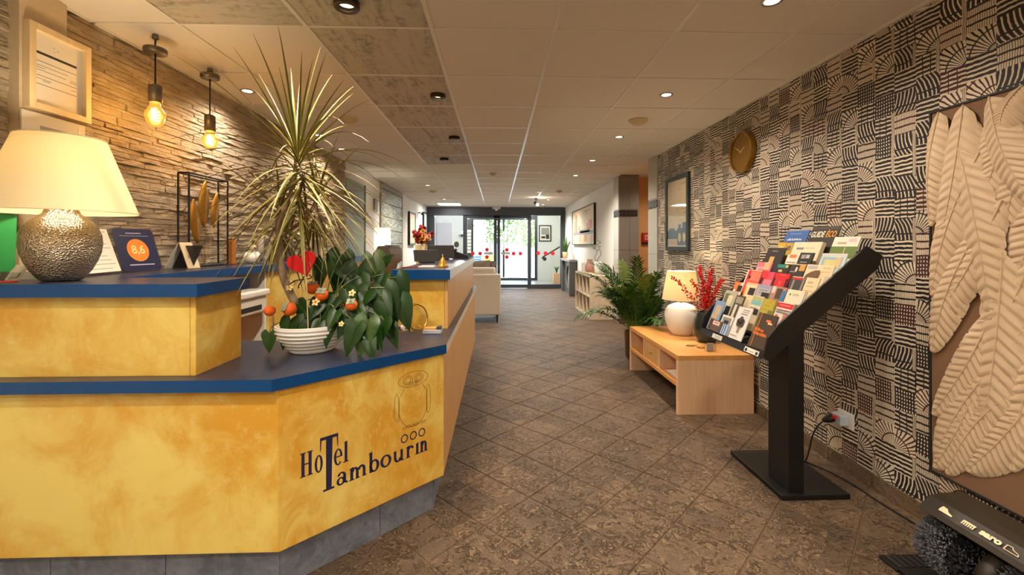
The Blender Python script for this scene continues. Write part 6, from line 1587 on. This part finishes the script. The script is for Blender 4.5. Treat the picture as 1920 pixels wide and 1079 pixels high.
for k, (y0, z0, w, h, m, lab) in enumerate(((7.60, .389, .08, .16, P(226, 214, 190), 'white jug in the upper right pigeonhole of the oak shelf'), (8.0, .389, .07, .13, P(206, 180, 150), 'cream figurine in the second upper pigeonhole of the oak shelf'), (8.34, .389, .06, .1, P(180, 150, 110), 'tan jar in the third upper pigeonhole of the oak shelf'),
        (7.62, .037, .09, .12, P(60, 56, 60), 'dark jar in the lower near pigeonhole of the oak shelf'), (8.02, .037, .08, .1, P(120, 90, 70), 'brown bowl in the second lower pigeonhole of the oak shelf'))):
    t = thing('shelf_jar', lab, 'jar', (1.70, y0, z0)); MB().lathe([(w*.45, .0005), (w*.62, h*.3), (w*.5, h*.75), (w*.3, h*.85), (w*.36, h)], (1.70, y0+.05, z0), 16).build('body', m, t); MB().lathe([(w*.2, h), (w*.3, h+.01), (.004, h+.02)], (1.70, y0+.05, z0), 12).build('lid', m, t)
t = wall_pic('canvas_painting', 'abstract canvas with red figures over a grey band on the far right wall', XR+.02, 8.85, 11.45, 1.285, 2.14, .02, .045, M['black'], P(220, 196, 164), -1)
px_ = XR+.02-.0335
for a in ((8.95, 11.3, 1.52, 1.60, gry), (9.3, 10.4, 1.56, 1.63, P(104, 98, 94)), (9.05, 9.4, 1.62, 1.82, P(206, 110, 76)), (9.45, 9.6, 1.62, 1.76, P(214, 140, 104)), (10.75, 11.0, 1.60, 2.02, P(206, 104, 70)), (11.05, 11.2, 1.6, 1.86, P(214, 126, 90)), (10.4, 10.55, 1.60, 1.72, P(206, 120, 80)), (9.6, 9.9, 1.36, 1.52, P(214, 140, 104)), (9.05, 9.2, 1.32, 1.52, P(222, 160, 120)), (10.3, 10.5, 1.34, 1.52, P(222, 160, 120)),
          (9.25, 9.95, 2.035, 2.045, dk), (9.62, 9.66, 1.95, 2.03, dk), (9.9, 10.5, 1.98, 1.985, P(150, 140, 130))): pq(*a)
# grey console with snake plant and paper cone
t = thing('console_table', 'tall dark grey console with an oval cut out beside the entrance', 'table', (1.88, 11.6, 0))
MB().box(1.79, 1.99, 10.88, 12.35, .86, .915).build('top', P(150, 148, 144), t, bevel=.003)
for y_ in (10.92, 12.20):
    mb = MB(); op = ellipse(0, 0, .05, .24, 24); ou = rrect(-.085, .085, -.428, .428, .002, 5)
    mb.box(1.80, 1.985, y_, y_+.10, 0, .858); mb.build('leg_panel', M['grey_stone'], t, bevel=.002)
mb = MB(); n_ = 32
outer = [(max(-.58, min(.58, 2*math.cos(2*PI*i/n_))), max(-.428, min(.428, 2*math.sin(2*PI*i/n_)))) for i in range(n_)]; inner = [(.34*math.cos(2*PI*i/n_), .30*math.sin(2*PI*i/n_)) for i in range(n_)]
for sx in (0, .03):
    x_ = 1.88+sx
    mb.add([(x_, 11.61+a, .43+b) for a, b in outer]+[(x_, 11.61+a, .43+b) for a, b in inner], [(i, (i+1) % n_, n_+(i+1) % n_, n_+i) for i in range(n_)])
mb.add([(1.88, 11.61+a, .43+b) for a, b in inner]+[(1.91, 11.61+a, .43+b) for a, b in inner], [(i, (i+1) % n_, n_+(i+1) % n_, n_+i) for i in range(n_)])
mb.build('oval_panel', M['grey_stone'], t)
MB().box(1.93, 1.95, 11.03, 12.19, .01, .858).build('back_panel', M['white'], t)
t = thing('snake_plant', 'snake plant with upright green blades in a wooden pot on the grey console', 'plant', (1.87, 11.95, .916))
MB().lathe([(.075, .9165), (.09, 1.09), (.08, 1.085), (.078, 1.06)], (1.87, 11.95, 0), 20, cap=False).build('pot', P(176, 136, 94), t); MB().lathe([(.08, 1.06), (.001, 1.065)], (1.87, 11.95, 0), 20, cap=False).build('soil', M['soil'], t)
for k in range(10):
    a = k*2.4; h = .34+.05*(k % 4); l_ = .12*(k % 3)/2+.02
    blade_ = [(1.87+.03*math.cos(a)+l_*math.cos(a)*f*f, 11.95+.03*math.sin(a)+l_*math.sin(a)*f*f, 1.06+h*f) for f in (0, .25, .5, .75, 1)]
    MB().tube(blade_, [.012, .017, .015, .010, .001], 6).build('leaf', M['palm'] if k % 3 else M['palm2'], t)
t = thing('paper_cone', 'white cone ornament beside the snake plant on the grey console', 'ornament', (1.90, 11.3, .916))
MB().lathe([(.10, .9165), (.085, .96), (.001, 1.36)], (1.90, 11.32, 0), 20).build('cone', M['white'], t); MB().lathe([(.11, .9165), (.11, .925)], (1.90, 11.32, 0), 20).build('foot', M['white'], t)

# ---------------------------------------------------------------- shoe polisher
sp = thing('shoe_polisher', 'dark shoe polishing machine with grey round brushes under a sloping printed hood', 'machine', (1.80, 1.40, 0))
HE = Vector((0, -.66, 0))                                   # long axis towards the viewpoint
ha, hb, hc_ = Vector((1.606, 1.60, .262)), Vector((1.655, 1.645, .300)), Vector((1.785, 1.645, .312))
MB().prism([(1.620, .266), (1.632, .285), (1.668, .314), (1.71, .322), (1.80, .324), (1.80, .306), (1.70, .304), (1.64, .274)], 0, .66, FX(1.640)).build('hood', M['polisher'], sp, bevel=.003)
MB().box(1.74, 1.80, .99, 1.63, .02, .299).build('rear_case', M['black'], sp, bevel=.006)
MB().box(1.56, 1.80, .97, 1.66, .001, .02).build('base_plate', M['black'], sp, bevel=.003)
for k in range(2): MB().box(1.66, 1.74, 1.30-k*.3, 1.40-k*.3, .02, .11).build('motor_housing', M['black'], sp, bevel=.01)
f3 = Vector((1.632, 1.64, .2855)); U3 = Vector((0, -1, 0)); V3 = Vector((.043, 0, .035)).normalized(); N3 = U3.cross(V3)
mb = MB(); textmb(mb, 'saro', f3+U3*.195+V3*.012, U3, V3, .030, .0035, width=.064, bold=.0016); mb.build('hood_text', P(226, 206, 170), sp)
def shape3(name, poly, off): MB().prism(poly, .0025, .0035, (f3+U3*off+V3*.010, U3, V3, N3)).build(name, P(226, 206, 170), sp)
shape3('shoe_mark', [(0, .0), (.046, .0), (.046, .005), (.028, .011), (.02, .020), (.003, .022), (.0, .011)], .06)
for k in range(6): shape3('brush_mark', [(k*.007, 0), (k*.007+.004, 0), (k*.007+.004, .012), (k*.007, .012)], .138)
shape3('brush_mark', [(0, .012), (.041, .012), (.041, .017), (0, .017)], .138)
for a, b in (((0, 0), (.04, 0)), ((.04, 0), (.037, .007)), ((.037, .007), (.02, .012)), ((.02, .012), (.014, .019)), ((.014, .019), (.0, .018)), ((0, .018), (0, 0))):
    q = MB(); o3 = f3+U3*.27+V3*.010+N3*.003; q.tube([o3+U3*a[0]+V3*a[1], o3+U3*b[0]+V3*b[1]], .0014, 5); q.build('shoe_outline_mark', P(226, 206, 170), sp)
def brush(y0, y1, r0, r1, m, n, seed, xc=1.695, zc=.150):
    r = random.Random(seed); hub = MB().lathe([(.03, 0), (.03, y0-y1)], (xc, y0, zc), 16, axis=(0, -1, 0)).build('brush_core', M['black'], sp)
    mb = MB()
    for _ in range(n):
        a = r.uniform(0, 2*PI); y = r.uniform(y1, y0); d = Vector((math.cos(a), (y-(y0+y1)/2)/(y0-y1)*1.1, math.sin(a))).normalized(); o = Vector((xc, (y0+y1)/2+(y-(y0+y1)/2)*.5, zc))+Vector((math.cos(a), 0, math.sin(a)))*.028
        L = r.uniform(.85, 1.0)*(r1-.028); s_ = d.orthogonal().normalized()*.0021; q = d.cross(s_); e = o+d*L
        if e.z < .024: continue
        if e.x > 1.738 or e.z > .25+max(0, e.x-1.6)*.4: e = o+d*L*.55
        mb.add([o+s_, o+q, o-s_, e+s_*1.5, e+q*1.5, e-s_*1.5], [(0, 1, 4, 3), (1, 2, 5, 4), (2, 0, 3, 5), (3, 4, 5)])
    mb.build('bristles', m, hub, kind='stuff')
brush(1.625, 1.535, .03, .112, M['bristle'], 1500, 1); brush(1.525, 1.445, .03, .098, M['bristle_dark'], 900, 2)
MB().lathe([(.03, 0), (.085, .004), (.095, .03), (.09, .055), (.03, .06)], (1.695, 1.44, .150), 28, axis=(0, -1, 0)).build('centre_drum', M['polisher'], sp)
brush(1.365, 1.27, .03, .11, M['bristle'], 1300, 3)
t = thing('dirt_tray', 'flat black rubber drip tray on the floor in front of the shoe polisher', 'tray', (1.70, 1.68, 0))
t.location = (1.55, 1.5, 0); WL[t.name] = (1.55, 1.5, 0)
MB().box(1.555, 1.80, 1.662, 1.745, .001, .012).build('rubber_mat', M['black'], t, bevel=.003)
for k in range(8): MB().box(1.575+k*.027, 1.59+k*.027, 1.672, 1.735, .0121, .0145).build('rib', M['darkgrey'], t)
